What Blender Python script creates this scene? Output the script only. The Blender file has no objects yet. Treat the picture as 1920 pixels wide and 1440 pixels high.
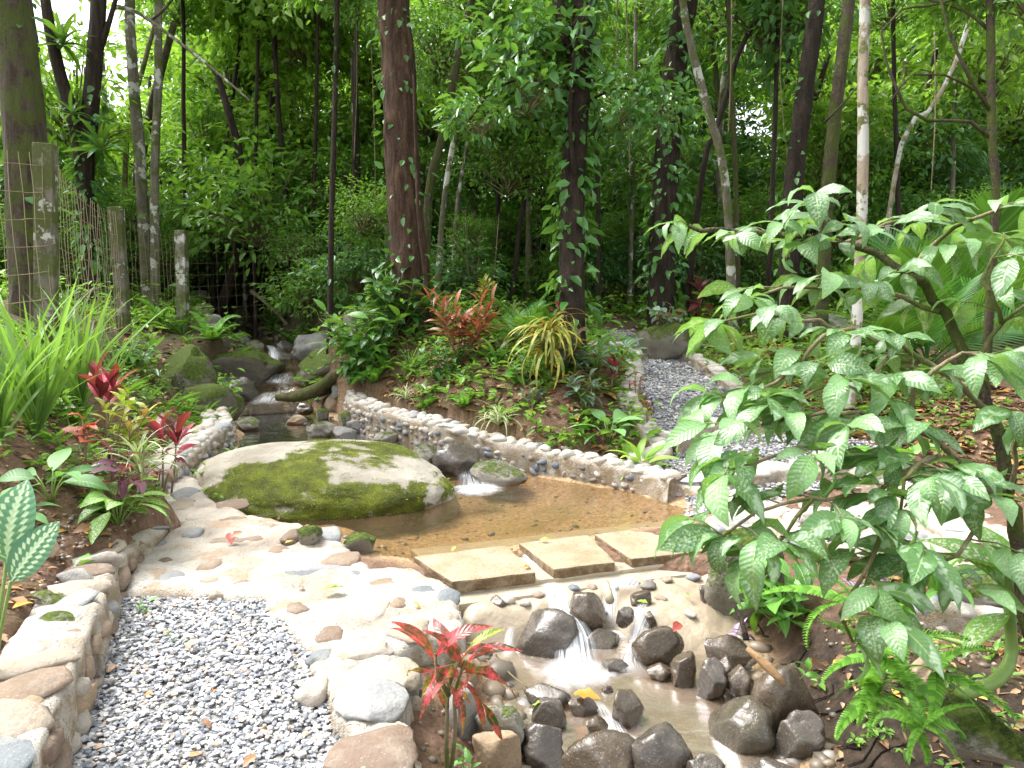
import bpy, bmesh, math, random
import numpy as np
from mathutils import Vector, Matrix, noise
from math import radians as RAD, pi, sin, cos

random.seed(7); rng = np.random.default_rng(7)
sc = bpy.context.scene
COL = sc.collection

# ------------------------------------------------------------------ camera
F = 1371.0; W2 = 960.0; H2 = 720.0; PITCH = math.atan(160 / F); EYE = 1.6
cam_d = bpy.data.cameras.new('camera'); cam = bpy.data.objects.new('camera', cam_d); COL.objects.link(cam)
cam.location = (0, 0, EYE); cam.rotation_euler = (pi / 2 - PITCH, 0, 0)
cam_d.sensor_width = 36; cam_d.lens = 36 * F / 1920; cam_d.clip_end = 400; cam_d.clip_start = 0.05
cam_d.dof.use_dof = True; cam_d.dof.focus_distance = 6.0; cam_d.dof.aperture_fstop = 9.0
sc.camera = cam

# ------------------------------------------------------------------ sky and sun
SUN_AZ, SUN_EL = -62.0, 58.0          # degrees from +Y (to the right), elevation
wd = bpy.data.worlds.new('World'); sc.world = wd; wd.use_nodes = True
wn = wd.node_tree.nodes; wl = wd.node_tree.links
sky = wn.new('ShaderNodeTexSky'); sky.sky_type = 'NISHITA'; sky.sun_disc = False
sky.sun_elevation = RAD(SUN_EL); sky.sun_rotation = RAD(SUN_AZ); sky.air_density = 1.0; sky.dust_density = 4.0; sky.ozone_density = 1.0
hs = wn.new('ShaderNodeHueSaturation'); hs.inputs['Saturation'].default_value = 0.22; hs.inputs['Value'].default_value = 1.0
wl.new(sky.outputs[0], hs.inputs['Color'])
bgn = wn['Background']; bgn.inputs['Strength'].default_value = 0.15
wl.new(hs.outputs[0], bgn.inputs['Color'])
sun_d = bpy.data.lights.new('sun', 'SUN'); sun = bpy.data.objects.new('sun', sun_d); COL.objects.link(sun)
sun_d.energy = 1.3; sun_d.angle = RAD(24); sun_d.color = (1, 0.98, 0.95)
SDIR = Vector((sin(RAD(SUN_AZ)) * cos(RAD(SUN_EL)), cos(RAD(SUN_AZ)) * cos(RAD(SUN_EL)), sin(RAD(SUN_EL))))
sun.rotation_euler = (-SDIR).to_track_quat('-Z', 'Y').to_euler(); sun.location = SDIR * 50
sc.view_settings.view_transform = 'Standard'; sc.view_settings.look = 'None'
sc.view_settings.gamma = 1; sc.view_settings.exposure = 1.95
sc.render.engine = 'CYCLES'
cy = sc.cycles
cy.max_bounces = 7; cy.diffuse_bounces = 3; cy.glossy_bounces = 2; cy.transmission_bounces = 4; cy.transparent_max_bounces = 12
cy.caustics_reflective = False; cy.caustics_refractive = False; cy.sample_clamp_indirect = 4
cy.use_denoising = True
try: cy.denoiser = 'OPENIMAGEDENOISE'; cy.denoising_input_passes = 'RGB_ALBEDO_NORMAL'; cy.denoising_prefilter = 'ACCURATE'
except Exception: pass
cy.use_adaptive_sampling = False

# ------------------------------------------------------------------ pixel -> world
FW = np.array([0, cos(PITCH), -sin(PITCH)]); UP = np.array([0, sin(PITCH), cos(PITCH)]); CP = np.array([0, 0, EYE])
def ray(px, py): return FW + (px - W2) / F * np.array([1., 0, 0]) + (H2 - py) / F * UP
def at(px, py, d): return Vector(CP + d * ray(px, py))
def dz(px, py, z): r = ray(px, py); return (z - EYE) / r[2]
def pz(px, py, z): return at(px, py, dz(px, py, z))
def pzl(l, z): return [tuple(pz(x, y, z)[:2]) for x, y in l]

# ------------------------------------------------------------------ object helpers
def obj(name, me, parent=None, m=None):
    if m is not None and not me.materials: me.materials.append(m)
    o = bpy.data.objects.new(name, me); COL.objects.link(o)
    if parent is not None: o.parent = parent
    return o
def empty(name, loc, label, cat, group=None, rz=0):
    o = bpy.data.objects.new(name, None); COL.objects.link(o); o.location = loc; o.rotation_euler.z = rz
    o.empty_display_size = 0.1
    return tag(o, label, cat, group)
def tag(o, label, cat, group=None):
    o['label'] = label; o['category'] = cat
    if group: o['group'] = group
    return o
def kind(o, k): o['kind'] = k; return o
def mesh(name, v, f, smooth=True, uv=None, var=None, attrs=None):
    me = bpy.data.meshes.new(name)
    me.from_pydata([tuple(map(float, p)) for p in v] if not isinstance(v, np.ndarray) else v.tolist(), [], f if not isinstance(f, np.ndarray) else f.tolist())
    if smooth: me.polygons.foreach_set('use_smooth', np.ones(len(me.polygons), bool))
    if uv is not None:
        l = me.uv_layers.new(name='UVMap'); vi = np.empty(len(me.loops), int); me.loops.foreach_get('vertex_index', vi)
        l.data.foreach_set('uv', np.asarray(uv, float)[vi].ravel())
    if var is not None:
        a = me.attributes.new('var', 'FLOAT', 'POINT'); a.data.foreach_set('value', np.asarray(var, float))
    for k, x in (attrs or {}).items():
        a = me.attributes.new(k, 'FLOAT', 'POINT'); a.data.foreach_set('value', np.asarray(x, float))
    me.update(); return me
class MB:
    """collects shapes into one mesh"""
    def __init__(s): s.v = []; s.f = []; s.uv = []; s.var = []
    def add(s, v, f, uv=None, var=0.5):
        o = len(s.v); s.v += [tuple(p) for p in v]; s.f += [tuple(i + o for i in q) for q in f]
        s.uv += list(uv) if uv is not None else [(0, 0)] * len(v); s.var += [var] * len(v)
    def build(s, name, m, parent=None, smooth=True):
        return obj(name, mesh(name, s.v, s.f, smooth, s.uv, s.var), parent, m)
def tube(pts, rad, sides=8, rough=0.0, seed=0, cap=True):
    """tapered tube along points; uv = (around, metres along)"""
    pts = [Vector(p) for p in pts]; n = len(pts); v = []; uv = []; f = []; L = 0
    a = None
    for i, p in enumerate(pts):
        t = (pts[min(i + 1, n - 1)] - pts[max(i - 1, 0)]); t = t.normalized() if t.length else Vector((0, 0, 1))
        if a is None: a = t.orthogonal().normalized()
        a = (a - t * a.dot(t)).normalized(); b = t.cross(a)
        if i: L += (p - pts[i - 1]).length
        r = rad[i] if hasattr(rad, '__len__') else rad
        for k in range(sides):
            w = 2 * pi * k / sides; d = a * cos(w) + b * sin(w)
            q = r
            if rough: q = r * (1 + rough * noise.noise(Vector((d.x * 2.5 + seed, d.y * 2.5, L * 1.2))) + .5 * rough * noise.noise(Vector((d.x * 7 + seed, d.y * 7, L * 3))) + (.45 * rough * noise.noise(Vector((d.x * 16 + seed, d.y * 16, L * 1.5))) if sides > 20 else 0))
            v.append(p + d * q); uv.append((k / sides, L))
    for i in range(n - 1):
        for k in range(sides):
            k2 = (k + 1) % sides; f.append((i * sides + k, i * sides + k2, (i + 1) * sides + k2, (i + 1) * sides + k))
    if cap: f.append(tuple(range(sides))[::-1]); f.append(tuple((n - 1) * sides + k for k in range(sides)))
    return v, f, uv
def smooth_path(pts, step):
    """Catmull-Rom through points"""
    P = [Vector(p) for p in pts]; P = [P[0] * 2 - P[1]] + P + [P[-1] * 2 - P[-2]]; out = []
    for i in range(1, len(P) - 2):
        n = max(1, int((P[i + 1] - P[i]).length / step))
        for k in range(n):
            t = k / n; a, b, c, d = P[i - 1], P[i], P[i + 1], P[i + 2]
            out.append(.5 * (2 * b + (c - a) * t + (2 * a - 5 * b + 4 * c - d) * t * t + (3 * b - a - 3 * c + d) * t ** 3))
    out.append(P[-2]); return out

# ------------------------------------------------------------------ materials
class G:
    def __init__(s, name):
        s.m = bpy.data.materials.new(name); s.m.use_nodes = True; s.t = s.m.node_tree; s.t.nodes.clear()
        s.out = s.t.nodes.new('ShaderNodeOutputMaterial')
    def n(s, ty, ins=None, **pr):
        x = s.t.nodes.new(ty)
        for k, val in pr.items(): setattr(x, k, val)
        for k, val in (ins or {}).items():
            if isinstance(val, bpy.types.NodeSocket): s.t.links.new(val, x.inputs[k])
            else: x.inputs[k].default_value = val
        return x
    def math(s, op, a, b=None, clamp=False):
        x = s.n('ShaderNodeMath', {0: a} if b is None else {0: a, 1: b}, operation=op); x.use_clamp = clamp; return x.outputs[0]
    def mix(s, fac, a, b, bl='MIX'):
        c = lambda q: q if isinstance(q, bpy.types.NodeSocket) else (*q, 1)
        x = s.n('ShaderNodeMix', {0: fac, 6: c(a), 7: c(b)}, data_type='RGBA', blend_type=bl); return x.outputs[2]
    def ramp(s, fac, stops, interp='LINEAR'):
        x = s.n('ShaderNodeValToRGB', {0: fac}); e = x.color_ramp.elements; x.color_ramp.interpolation = interp
        while len(e) < len(stops): e.new(.5)
        for q, (p, c) in zip(e, stops): q.position = p; q.color = (*c, 1) if hasattr(c, '__len__') else (c, c, c, 1)
        return x.outputs[0]
    def step(s, x, a, b):
        return s.n('ShaderNodeMapRange', {0: x, 1: a, 2: b, 3: 0., 4: 1.}, interpolation_type='SMOOTHSTEP').outputs[0]
    def noise(s, scale, detail=4, rough=.55, vec=None, dist=0.0):
        i = {'Scale': scale, 'Detail': detail, 'Roughness': rough, 'Distortion': dist}
        if vec is not None: i['Vector'] = vec
        return s.n('ShaderNodeTexNoise', i).outputs['Fac']
    def vor(s, scale, vec=None, out='Distance', feature='F1'):
        i = {'Scale': scale}
        if vec is not None: i['Vector'] = vec
        return s.n('ShaderNodeTexVoronoi', i, feature=feature).outputs[out]
    def obj(s): return s.n('ShaderNodeTexCoord').outputs['Object']
    def geo(s, o='Position'): return s.n('ShaderNodeNewGeometry').outputs[o]
    def uv(s):
        x = s.n('ShaderNodeSeparateXYZ', {0: s.n('ShaderNodeTexCoord').outputs['UV']}); return x.outputs[0], x.outputs[1]
    def attr(s, name): return s.n('ShaderNodeAttribute', attribute_name=name).outputs['Fac']
    def rand(s): return s.n('ShaderNodeObjectInfo').outputs['Random']
    def upz(s): return s.n('ShaderNodeSeparateXYZ', {0: s.geo('Normal')}).outputs[2]
    def scale(s, vec, v3): return s.n('ShaderNodeVectorMath', {0: vec, 1: v3}, operation='MULTIPLY').outputs[0]
    def bump(s, h, strength=.5, dist=.02):
        return s.n('ShaderNodeBump', {'Height': h, 'Strength': strength, 'Distance': dist}).outputs[0]
    def bsdf(s, col, rough=.6, bump=None, spec=.5, coat=0.0, **k):
        i = {'Base Color': col if isinstance(col, bpy.types.NodeSocket) else (*col, 1), 'Roughness': rough, 'Specular IOR Level': spec}
        if coat: i['Coat Weight'] = coat; i['Coat Roughness'] = .12
        if bump is not None: i['Normal'] = bump
        i.update(k)
        return s.n('ShaderNodeBsdfPrincipled', i).outputs[0]
    def end(s, sh): s.t.links.new(sh, s.out.inputs[0]); return s.m
    def mixsh(s, fac, a, b):
        return s.n('ShaderNodeMixShader', {0: fac, 1: a, 2: b}).outputs[0]

def m_leaf(name, col, tip=None, pattern=None, c2=(1, 1, 1), c3=None, rough=.38, trans=.32, vary=.35, rib=None, far=False, spec=.5, under=None):
    """leaf blade: u across, v along. far=True: joined foliage coloured by the point attribute var"""
    g = G(name)
    r = g.attr('var') if far else g.rand()
    base = g.mix(r, tuple(c * (1 - vary) for c in col), tuple(min(1, c * (1 + vary)) for c in (tip or col)))
    bp = None
    if not far:
        u, v = g.uv()
        a = g.math('ABSOLUTE', g.math('MULTIPLY', g.math('SUBTRACT', u, .5), 2.))
        ph = g.math('SUBTRACT', v, g.math('MULTIPLY', a, .16))
        vein = g.math('SINE', g.math('MULTIPLY', ph, 75.))
        o = g.obj()
        if pattern == 'spots':
            nz = g.noise(26., 3, .6, o); edge = g.step(a, .95, .45)
            base = g.mix(g.math('MULTIPLY', g.step(nz, .5, .58), edge), base, c2)
        elif pattern == 'edge':
            base = g.mix(g.step(g.math('ADD', a, g.math('MULTIPLY', g.noise(9., 2, .5, o), .3)), .62, .75), base, c2)
        elif pattern == 'centre':
            base = g.mix(g.step(g.math('ADD', a, g.math('MULTIPLY', g.noise(9., 2, .5, o), .3)), .62, .45), base, c2)
        elif pattern == 'veins':
            vv = g.math('MAXIMUM', g.step(vein, .45, .9), g.step(a, .16, .08))
            vv = g.math('MULTIPLY', vv, g.step(g.noise(7., 3, .6, o), .3, .55))
            base = g.mix(vv, base, c2)
        elif pattern == 'blotch':
            b2 = g.step(g.noise(8., 3, .6, o), .42, .56)
            base = g.mix(b2, base, c2)
            if c3: base = g.mix(g.step(g.noise(13., 3, .6, g.scale(o, (1.3, 1.1, 1)))
                                       , .55, .64), base, c3)
        elif pattern == 'feather':
            fe = g.math('ADD', g.math('ABSOLUTE', g.math('SUBTRACT', a, .52)), g.math('MULTIPLY', vein, .09))
            ce = g.math('ADD', a, g.math('MULTIPLY', vein, .06))
            base = g.mix(g.math('MAXIMUM', g.step(fe, .12, .04), g.step(ce, .2, .1)), base, c2)
        if rib is not None: base = g.mix(g.step(a, .07, .02), base, rib)
        # wear: a few brown spots
        base = g.mix(g.math('MULTIPLY', g.step(g.noise(5.5, 4, .7, o), .7, .75), .8), base, (.25, .16, .05))
        bp = g.bump(g.math('ADD', vein, g.math('MULTIPLY', g.step(a, .1, .0), -2.)), .25, .002)
    sh = g.bsdf(base, rough, bp, spec)
    tc = g.mix(.55, base, (.30, .55, .03) if pattern not in ('veins',) and col[1] > col[0] else (.5, .1, .05))
    tr = g.n('ShaderNodeBsdfTranslucent', {0: tc}).outputs[0]
    return g.end(g.mixsh(trans, sh, tr))

def m_soil():
    g = G('soil'); p = g.geo()
    n1 = g.noise(1.6, 5, .6, p); n2 = g.noise(14, 5, .7, p); n3 = g.noise(60, 4, .7, p)
    c = g.ramp(n2, [(.25, (.075, .045, .030)), (.5, (.155, .092, .060)), (.75, (.28, .175, .12))])
    c = g.mix(g.step(n1, .45, .62), c, g.mix(n3, (.055, .042, .022), (.17, .105, .055)))
    # bed of the stream: orange sand with darker grit and silt
    sand = g.ramp(g.noise(24, 5, .65, p), [(.28, (.20, .13, .065)), (.5, (.34, .235, .13)), (.75, (.50, .37, .235))])
    sand = g.mix(g.step(g.vor(42., p), .34, .1), sand, g.ramp(g.vor(42., p, 'Color'), [(.2, (.16, .1, .06)), (.6, (.5, .33, .19)), (.9, (.62, .45, .28))]))
    sand = g.mix(g.step(g.noise(1.3, 3, .5, p), .52, .68), sand, (.24, .175, .075))
    c = g.mix(g.attr('bed'), c, sand)
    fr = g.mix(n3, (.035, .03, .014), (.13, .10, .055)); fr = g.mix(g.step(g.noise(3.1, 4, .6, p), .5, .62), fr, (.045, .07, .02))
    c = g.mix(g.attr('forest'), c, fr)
    c = g.mix(g.attr('humus_shade'), c, g.ramp(n2, [(.3, (.014, .010, .007)), (.55, (.038, .026, .017)), (.75, (.075, .05, .032))]))  # near-black bank soil: wet humus tone plus painted-in shade
    h = g.math('ADD', g.math('MULTIPLY', n2, 1.), g.math('MULTIPLY', g.math('SUBTRACT', 1., g.vor(30., p)), .35))
    return g.end(g.bsdf(c, .9, g.bump(h, .9, .03), .25))

def m_mortar():
    g = G('lime_mortar'); p = g.geo()
    n1 = g.noise(2.1, 5, .6, p); n2 = g.noise(22, 6, .7, p); n3 = g.noise(120, 3, .6, p)
    c = g.ramp(n1, [(.3, (.32, .275, .22)), (.5, (.50, .455, .385)), (.7, (.60, .565, .50))])
    c = g.mix(g.math('MULTIPLY', g.step(g.noise(4.3, 5, .65, p), .52, .66), .8), c, (.40, .28, .18))
    c = g.mix(g.math('MULTIPLY', g.step(n2, .55, .75), .45), c, (.36, .28, .2))
    # steep faces turn a blotchy darker brown
    side = g.step(g.upz(), .55, .15)
    c = g.mix(g.math('MULTIPLY', side, g.step(g.noise(9, 5, .7, p), .35, .6)), c, (.30, .23, .14))
    h = g.math('ADD', n2, g.math('ADD', g.math('MULTIPLY', n3, .5), g.math('MULTIPLY', g.step(g.vor(45, p), .3, .05), -.4)))
    return g.end(g.bsdf(c, .85, g.bump(h, 1., .025), .3))

def m_stone(name, stops, wet=False, moss=0.0, scale=1.0, rand=False):
    g = G(name); o = g.obj(); p = g.geo()
    n1 = g.noise(2.2 * scale, 5, .6, p); n2 = g.noise(11 * scale, 6, .65, p); n3 = g.noise(55 * scale, 4, .6, p)
    if rand: c = g.ramp(g.rand(), stops, 'CONSTANT' if len(stops) > 3 else 'LINEAR'); c = g.mix(g.math('MULTIPLY', g.step(n2, .45, .7), .22), c, (.5, .45, .38))
    else: c = g.ramp(g.math('ADD', g.math('MULTIPLY', n1, .7), g.math('MULTIPLY', n2, .35)), stops)
    c = g.mix(g.math('MULTIPLY', g.step(n3, .5, .72), .3), c, (.12, .11, .1), 'MIX')
    c = g.mix(g.math('MULTIPLY', g.step(g.vor(70 * scale, p), .22, .08), .35), c, (.5, .48, .44))
    rough = .8 if not wet else g.n('ShaderNodeMapRange', {0: n2, 1: .35, 2: .7, 3: .10, 4: .42}).outputs[0]
    h = g.math('ADD', n2, g.math('MULTIPLY', n3, .4))
    if moss:
        mk = g.math('ADD', g.math('MULTIPLY', g.upz(), .38), g.math('ADD', g.math('MULTIPLY', g.noise(3.5, 5, .7, p), .8), g.math('MULTIPLY', g.noise(26, 4, .7, p), .55)))
        mk = g.step(mk, 1.16 - moss * .46, 1.34 - moss * .46)
        mc = g.ramp(g.noise(38, 4, .7, p), [(.3, (.035, .055, .008)), (.55, (.10, .145, .018)), (.75, (.20, .25, .035))])
        c = g.mix(mk, c, mc); h = g.math('ADD', h, g.math('MULTIPLY', g.math('MULTIPLY', g.noise(90, 3, .7, p), mk), 2.5))
        rough = g.math('MAXIMUM', rough, mk) if wet else .85
    sh = g.bsdf(c, rough, g.bump(h, .55 if wet else .8, .02), .5 if wet else .3, coat=.28 if wet else 0)
    return g.end(sh)

def m_bigrock():
    g = G('mossy_boulder_stone'); p = g.geo(); mk = g.attr('moss')
    n1 = g.noise(3., 5, .6, p); n2 = g.noise(18, 6, .7, p); n3 = g.noise(80, 4, .7, p)
    c = g.ramp(n1, [(.3, (.22, .195, .15)), (.55, (.36, .33, .27)), (.75, (.46, .43, .36))])
    c = g.mix(g.math('MULTIPLY', g.step(n2, .52, .7), .5), c, (.16, .13, .09))
    mc = g.ramp(g.math('ADD', g.math('MULTIPLY', g.noise(7, 4, .6, p), .6), g.math('MULTIPLY', n3, .4)), [(.34, (.045, .045, .014)), (.5, (.105, .125, .014)), (.66, (.22, .26, .025))])
    c = g.mix(g.step(g.math('ADD', mk, g.math('ADD', g.math('MULTIPLY', g.math('SUBTRACT', n2, .5), 1.5), g.math('MULTIPLY', g.math('SUBTRACT', n3, .5), 1.3))), .35, .75), c, mc)
    h = g.math('ADD', n2, g.math('MULTIPLY', n3, g.math('ADD', .4, g.math('MULTIPLY', mk, 2.))))
    return g.end(g.bsdf(c, .85, g.bump(h, .9, .018), .25))

def m_bark(name, stops, moss=0.0, pale=0.0, fiss=1.0):
    g = G(name); u, v = g.uv(); p = g.geo()
    pv = g.scale(p, (1, 1, .16))
    n1 = g.noise(14, 6, .7, pv, .4); n2 = g.noise(5, 5, .6, p); n3 = g.noise(45, 4, .7, p)
    c = g.ramp(n1, stops)
    c = g.mix(g.math('MULTIPLY', g.step(n3, .55, .75), .4), c, tuple(min(1, x * 1.8 + .03) for x in stops[-1][1]))
    if moss: c = g.mix(g.math('MULTIPLY', g.step(g.math('ADD', n2, g.math('MULTIPLY', n3, .35)), .72 - moss * .2, .82 - moss * .2), .85), c, (.085, .11, .02))
    if pale: c = g.mix(g.step(g.math('ADD', g.noise(3.2, 5, .65, p), g.math('MULTIPLY', n3, .15)), .66 - pale * .12, .70 - pale * .12), c, (.52, .52, .46))
    h = g.math('ADD', n1, g.math('MULTIPLY', n3, .25))
    return g.end(g.bsdf(c, .85, g.bump(h, 1. * fiss, .09), .25))

def m_gravel():
    g = G('path_gravel'); v = g.attr('var')
    c = g.ramp(v, [(0, (.16, .17, .19)), (.16, (.24, .255, .28)), (.33, (.33, .34, .36)), (.5, (.43, .43, .42)), (.66, (.54, .52, .49)), (.82, (.64, .62, .59)), (.94, (.42, .31, .22))], 'CONSTANT')
    c = g.mix(g.math('MULTIPLY', g.step(g.noise(90, 4, .6, g.geo()), .45, .7), .3), c, (.3, .28, .26))
    return g.end(g.bsdf(c, .75, None, .35))

def m_litter():
    g = G('dry_leaf_litter'); v = g.attr('var')
    c = g.ramp(v, [(0, (.07, .036, .018)), (.25, (.16, .085, .04)), (.5, (.27, .155, .075)), (.75, (.38, .25, .14)), (.93, (.42, .20, .05)), (1, (.5, .36, .07))])
    return g.end(g.bsdf(c, .7, None, .3))

def m_water(name, tint, foam=0.0, bumpd=.006, sc_=6.0, gr=.09, gk=1.15):
    g = G(name); p = g.geo()
    w = g.math('ADD', g.noise(sc_, 3, .5, g.scale(p, (1, 1.7, 1)), .6), g.math('MULTIPLY', g.noise(sc_ * 4, 2, .5, p), .25))
    nb = g.bump(w, .35, bumpd * 5)
    tr = g.n('ShaderNodeBsdfTransparent', {0: (*tint, 1)}).outputs[0]
    gl = g.n('ShaderNodeBsdfGlossy', {'Color': (1, 1, 1, 1), 'Roughness': gr, 'Normal': nb}).outputs[0]
    fr = g.n('ShaderNodeFresnel', {'IOR': 1.33, 'Normal': nb}).outputs[0]
    base = tr
    if foam:      # silt held in the water
        df = g.n('ShaderNodeBsdfDiffuse', {0: (.34, .235, .145, 1)}).outputs[0]; base = g.mixsh(foam, tr, df)
    return g.end(g.mixsh(g.math('MULTIPLY', fr, gk, True), base, gl))

def m_white(name='falling_water', dens=1.0, stretch=26.0):
    """silky falling water: uv.x across the flow, uv.y along it, thin towards the edges"""
    g = G(name); u, v = g.uv()
    cv = g.n('ShaderNodeCombineXYZ', {0: g.math('MULTIPLY', u, stretch), 1: g.math('MULTIPLY', v, 2.2), 2: 0.})
    n = g.noise(1., 3, .6, cv.outputs[0], .3)
    e = g.math('ABSOLUTE', g.math('MULTIPLY', g.math('SUBTRACT', u, .5), 2.)); e = g.step(e, 1., .35)
    k = g.math('MULTIPLY', g.math('MULTIPLY', g.step(n, .25, .75), e), g.math('MULTIPLY', g.attr('var'), dens), True)
    df = g.bsdf((.88, .9, .93), .35, None, .5)
    return g.end(g.mixsh(k, g.n('ShaderNodeBsdfTransparent').outputs[0], df))

def m_foam():
    g = G('water_foam'); u, v = g.uv()
    du = g.math('SUBTRACT', u, .5); dv = g.math('SUBTRACT', v, .5)
    r = g.math('MULTIPLY', g.math('SQRT', g.math('ADD', g.math('MULTIPLY', du, du), g.math('MULTIPLY', dv, dv))), 2.)
    n = g.noise(7, 4, .6, g.geo(), .8)
    k = g.math('MULTIPLY', g.step(g.math('ADD', r, g.math('MULTIPLY', g.math('SUBTRACT', n, .5), .9)), .95, .05), .8)
    return g.end(g.mixsh(k, g.n('ShaderNodeBsdfTransparent').outputs[0], g.bsdf((.86, .87, .88), .6)))

def m_flat(name, col, rough=.6, var=.25, sc_=20.0, bump=.4, spec=.4):
    g = G(name); p = g.geo(); n = g.noise(sc_, 5, .65, p); n2 = g.noise(sc_ * .2, 4, .6, p)
    c = g.mix(n, tuple(c * (1 - var) for c in col), tuple(min(1, c * (1 + var)) for c in col))
    c = g.mix(g.math('MULTIPLY', g.step(n2, .5, .7), .4), c, tuple(x * .6 for x in col))
    return g.end(g.bsdf(c, rough, g.bump(n, bump, .01), spec))

M = {}
M['soil'] = m_soil(); M['mortar'] = m_mortar()
M['grey'] = m_stone('grey_river_stone', [(.3, (.13, .125, .115)), (.55, (.25, .24, .22)), (.8, (.38, .36, .33))], moss=.0)
M['tan'] = m_stone('tan_river_stone', [(.3, (.20, .14, .085)), (.55, (.34, .25, .16)), (.8, (.46, .37, .27))])
M['moss'] = m_stone('mossy_stone', [(.3, (.11, .10, .08)), (.55, (.20, .18, .14)), (.8, (.32, .29, .23))], moss=1.0)
M['halfmoss'] = m_stone('half_mossy_stone', [(.3, (.14, .125, .10)), (.55, (.26, .24, .195)), (.8, (.38, .35, .29))], moss=.55)
M['wet'] = m_stone('wet_brown_stone', [(.3, (.035, .027, .018)), (.55, (.085, .062, .04)), (.8, (.17, .125, .08))], wet=True)
M['wetgrey'] = m_stone('wet_grey_stone', [(.3, (.030, .025, .020)), (.55, (.080, .066, .052)), (.8, (.16, .135, .105))], wet=True)
M['wetmoss'] = m_stone('wet_mossy_stone', [(.3, (.03, .026, .018)), (.55, (.07, .058, .038)), (.8, (.14, .11, .07))], wet=True, moss=.35)
COB = [(0, (.33, .30, .27)), (.18, (.21, .22, .235)), (.30, (.125, .145, .17)), (.42, (.40, .35, .29)), (.58, (.26, .20, .15)), (.70, (.45, .41, .36)), (.86, (.17, .15, .13))]
M['cobble'] = m_stone('wall_cobble', COB, rand=True, scale=1.3)
FLAG = [(0, (.22, .16, .11)), (.2, (.15, .165, .17)), (.38, (.30, .25, .19)), (.55, (.17, .12, .085)), (.68, (.23, .235, .23)), (.84, (.33, .29, .24))]
M['flag'] = m_stone('paving_stone', FLAG, rand=True, scale=.8)
M['big'] = m_bigrock(); M['palecob'] = m_stone('pale_cap_stone', [(0, (.46, .43, .38)), (.22, (.34, .35, .36)), (.36, (.53, .48, .41)), (.6, (.42, .36, .29)), (.75, (.57, .53, .47))][:5], rand=True, scale=1.3)
M['gravelbed'] = m_flat('gravel_bed', (.24, .235, .225), .9, .4, 60, .9, .2); M['gravel'] = m_gravel(); M['litter'] = m_litter()
M['water'] = m_water('pool_water', (.88, .81, .68), .08)
M['creek'] = m_water('creek_water', (.78, .66, .50), .5, .004, 5., .25, .55)
M['stream'] = m_water('stream_water', (.78, .74, .64), .10, .008, 8.)
M['white'] = m_white(); M['foam'] = m_foam()
g = G('weir_concrete'); p_ = g.geo(); n1_ = g.noise(3.5, 5, .65, p_); n2_ = g.noise(30, 5, .7, p_); n3_ = g.noise(110, 3, .6, p_)
c_ = g.ramp(n1_, [(.3, (.30, .215, .12)), (.5, (.40, .315, .205)), (.7, (.47, .40, .30))]); c_ = g.mix(g.math('MULTIPLY', g.step(n2_, .5, .7), .5), c_, (.24, .165, .09))
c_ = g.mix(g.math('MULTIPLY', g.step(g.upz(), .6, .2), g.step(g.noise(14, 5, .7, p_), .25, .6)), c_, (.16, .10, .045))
M['concrete'] = g.end(g.bsdf(c_, .6, g.bump(g.math('ADD', n2_, g.math('MULTIPLY', n3_, .6)), 1., .02), .4))
M['footing'] = m_flat('weir_footing_concrete', (.38, .325, .235), .85, .35, 20, .9, .3)
M['bark_red'] = m_bark('red_brown_bark', [(.25, (.014, .009, .006)), (.48, (.075, .042, .026)), (.75, (.21, .125, .080))])
M['bark_dark'] = m_bark('dark_bark', [(.25, (.012, .009, .007)), (.5, (.042, .030, .022)), (.75, (.095, .066, .046))])
M['bark_moss'] = m_bark('mossy_bark', [(.25, (.03, .022, .015)), (.5, (.085, .065, .042)), (.75, (.17, .14, .10))], moss=.5)
M['bark_grey'] = m_bark('grey_bark', [(.25, (.07, .06, .045)), (.5, (.16, .14, .105)), (.75, (.27, .24, .19))], moss=.35, pale=.25, fiss=.5)
M['bark_pale'] = m_bark('pale_lichen_bark', [(.25, (.16, .12, .08)), (.5, (.32, .26, .19)), (.75, (.46, .40, .31))], moss=.3, pale=.75, fiss=.35)
M['bark_twig'] = m_bark('twig_bark', [(.25, (.09, .07, .04)), (.5, (.20, .165, .095)), (.75, (.34, .29, .18))], moss=.3, fiss=.3)
M['post'] = m_bark('weathered_post_wood', [(.25, (.085, .075, .055)), (.5, (.19, .175, .135)), (.75, (.31, .29, .24))], moss=.6, pale=.2, fiss=.6)
M['wire'] = m_flat('rusty_fence_wire', (.34, .29, .16), .7)
M['stem_green'] = m_flat('green_stem', (.17, .27, .06), .45)
M['stem_brown'] = m_flat('brown_stem', (.20, .14, .08), .7)
M['wood'] = m_flat('dry_wood', (.27, .165, .08), .85, .5, 45, .9)
M['root'] = m_bark('mossy_root_bark', [(.25, (.05, .036, .022)), (.5, (.13, .095, .06)), (.75, (.22, .17, .11))], moss=.55)
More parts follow.
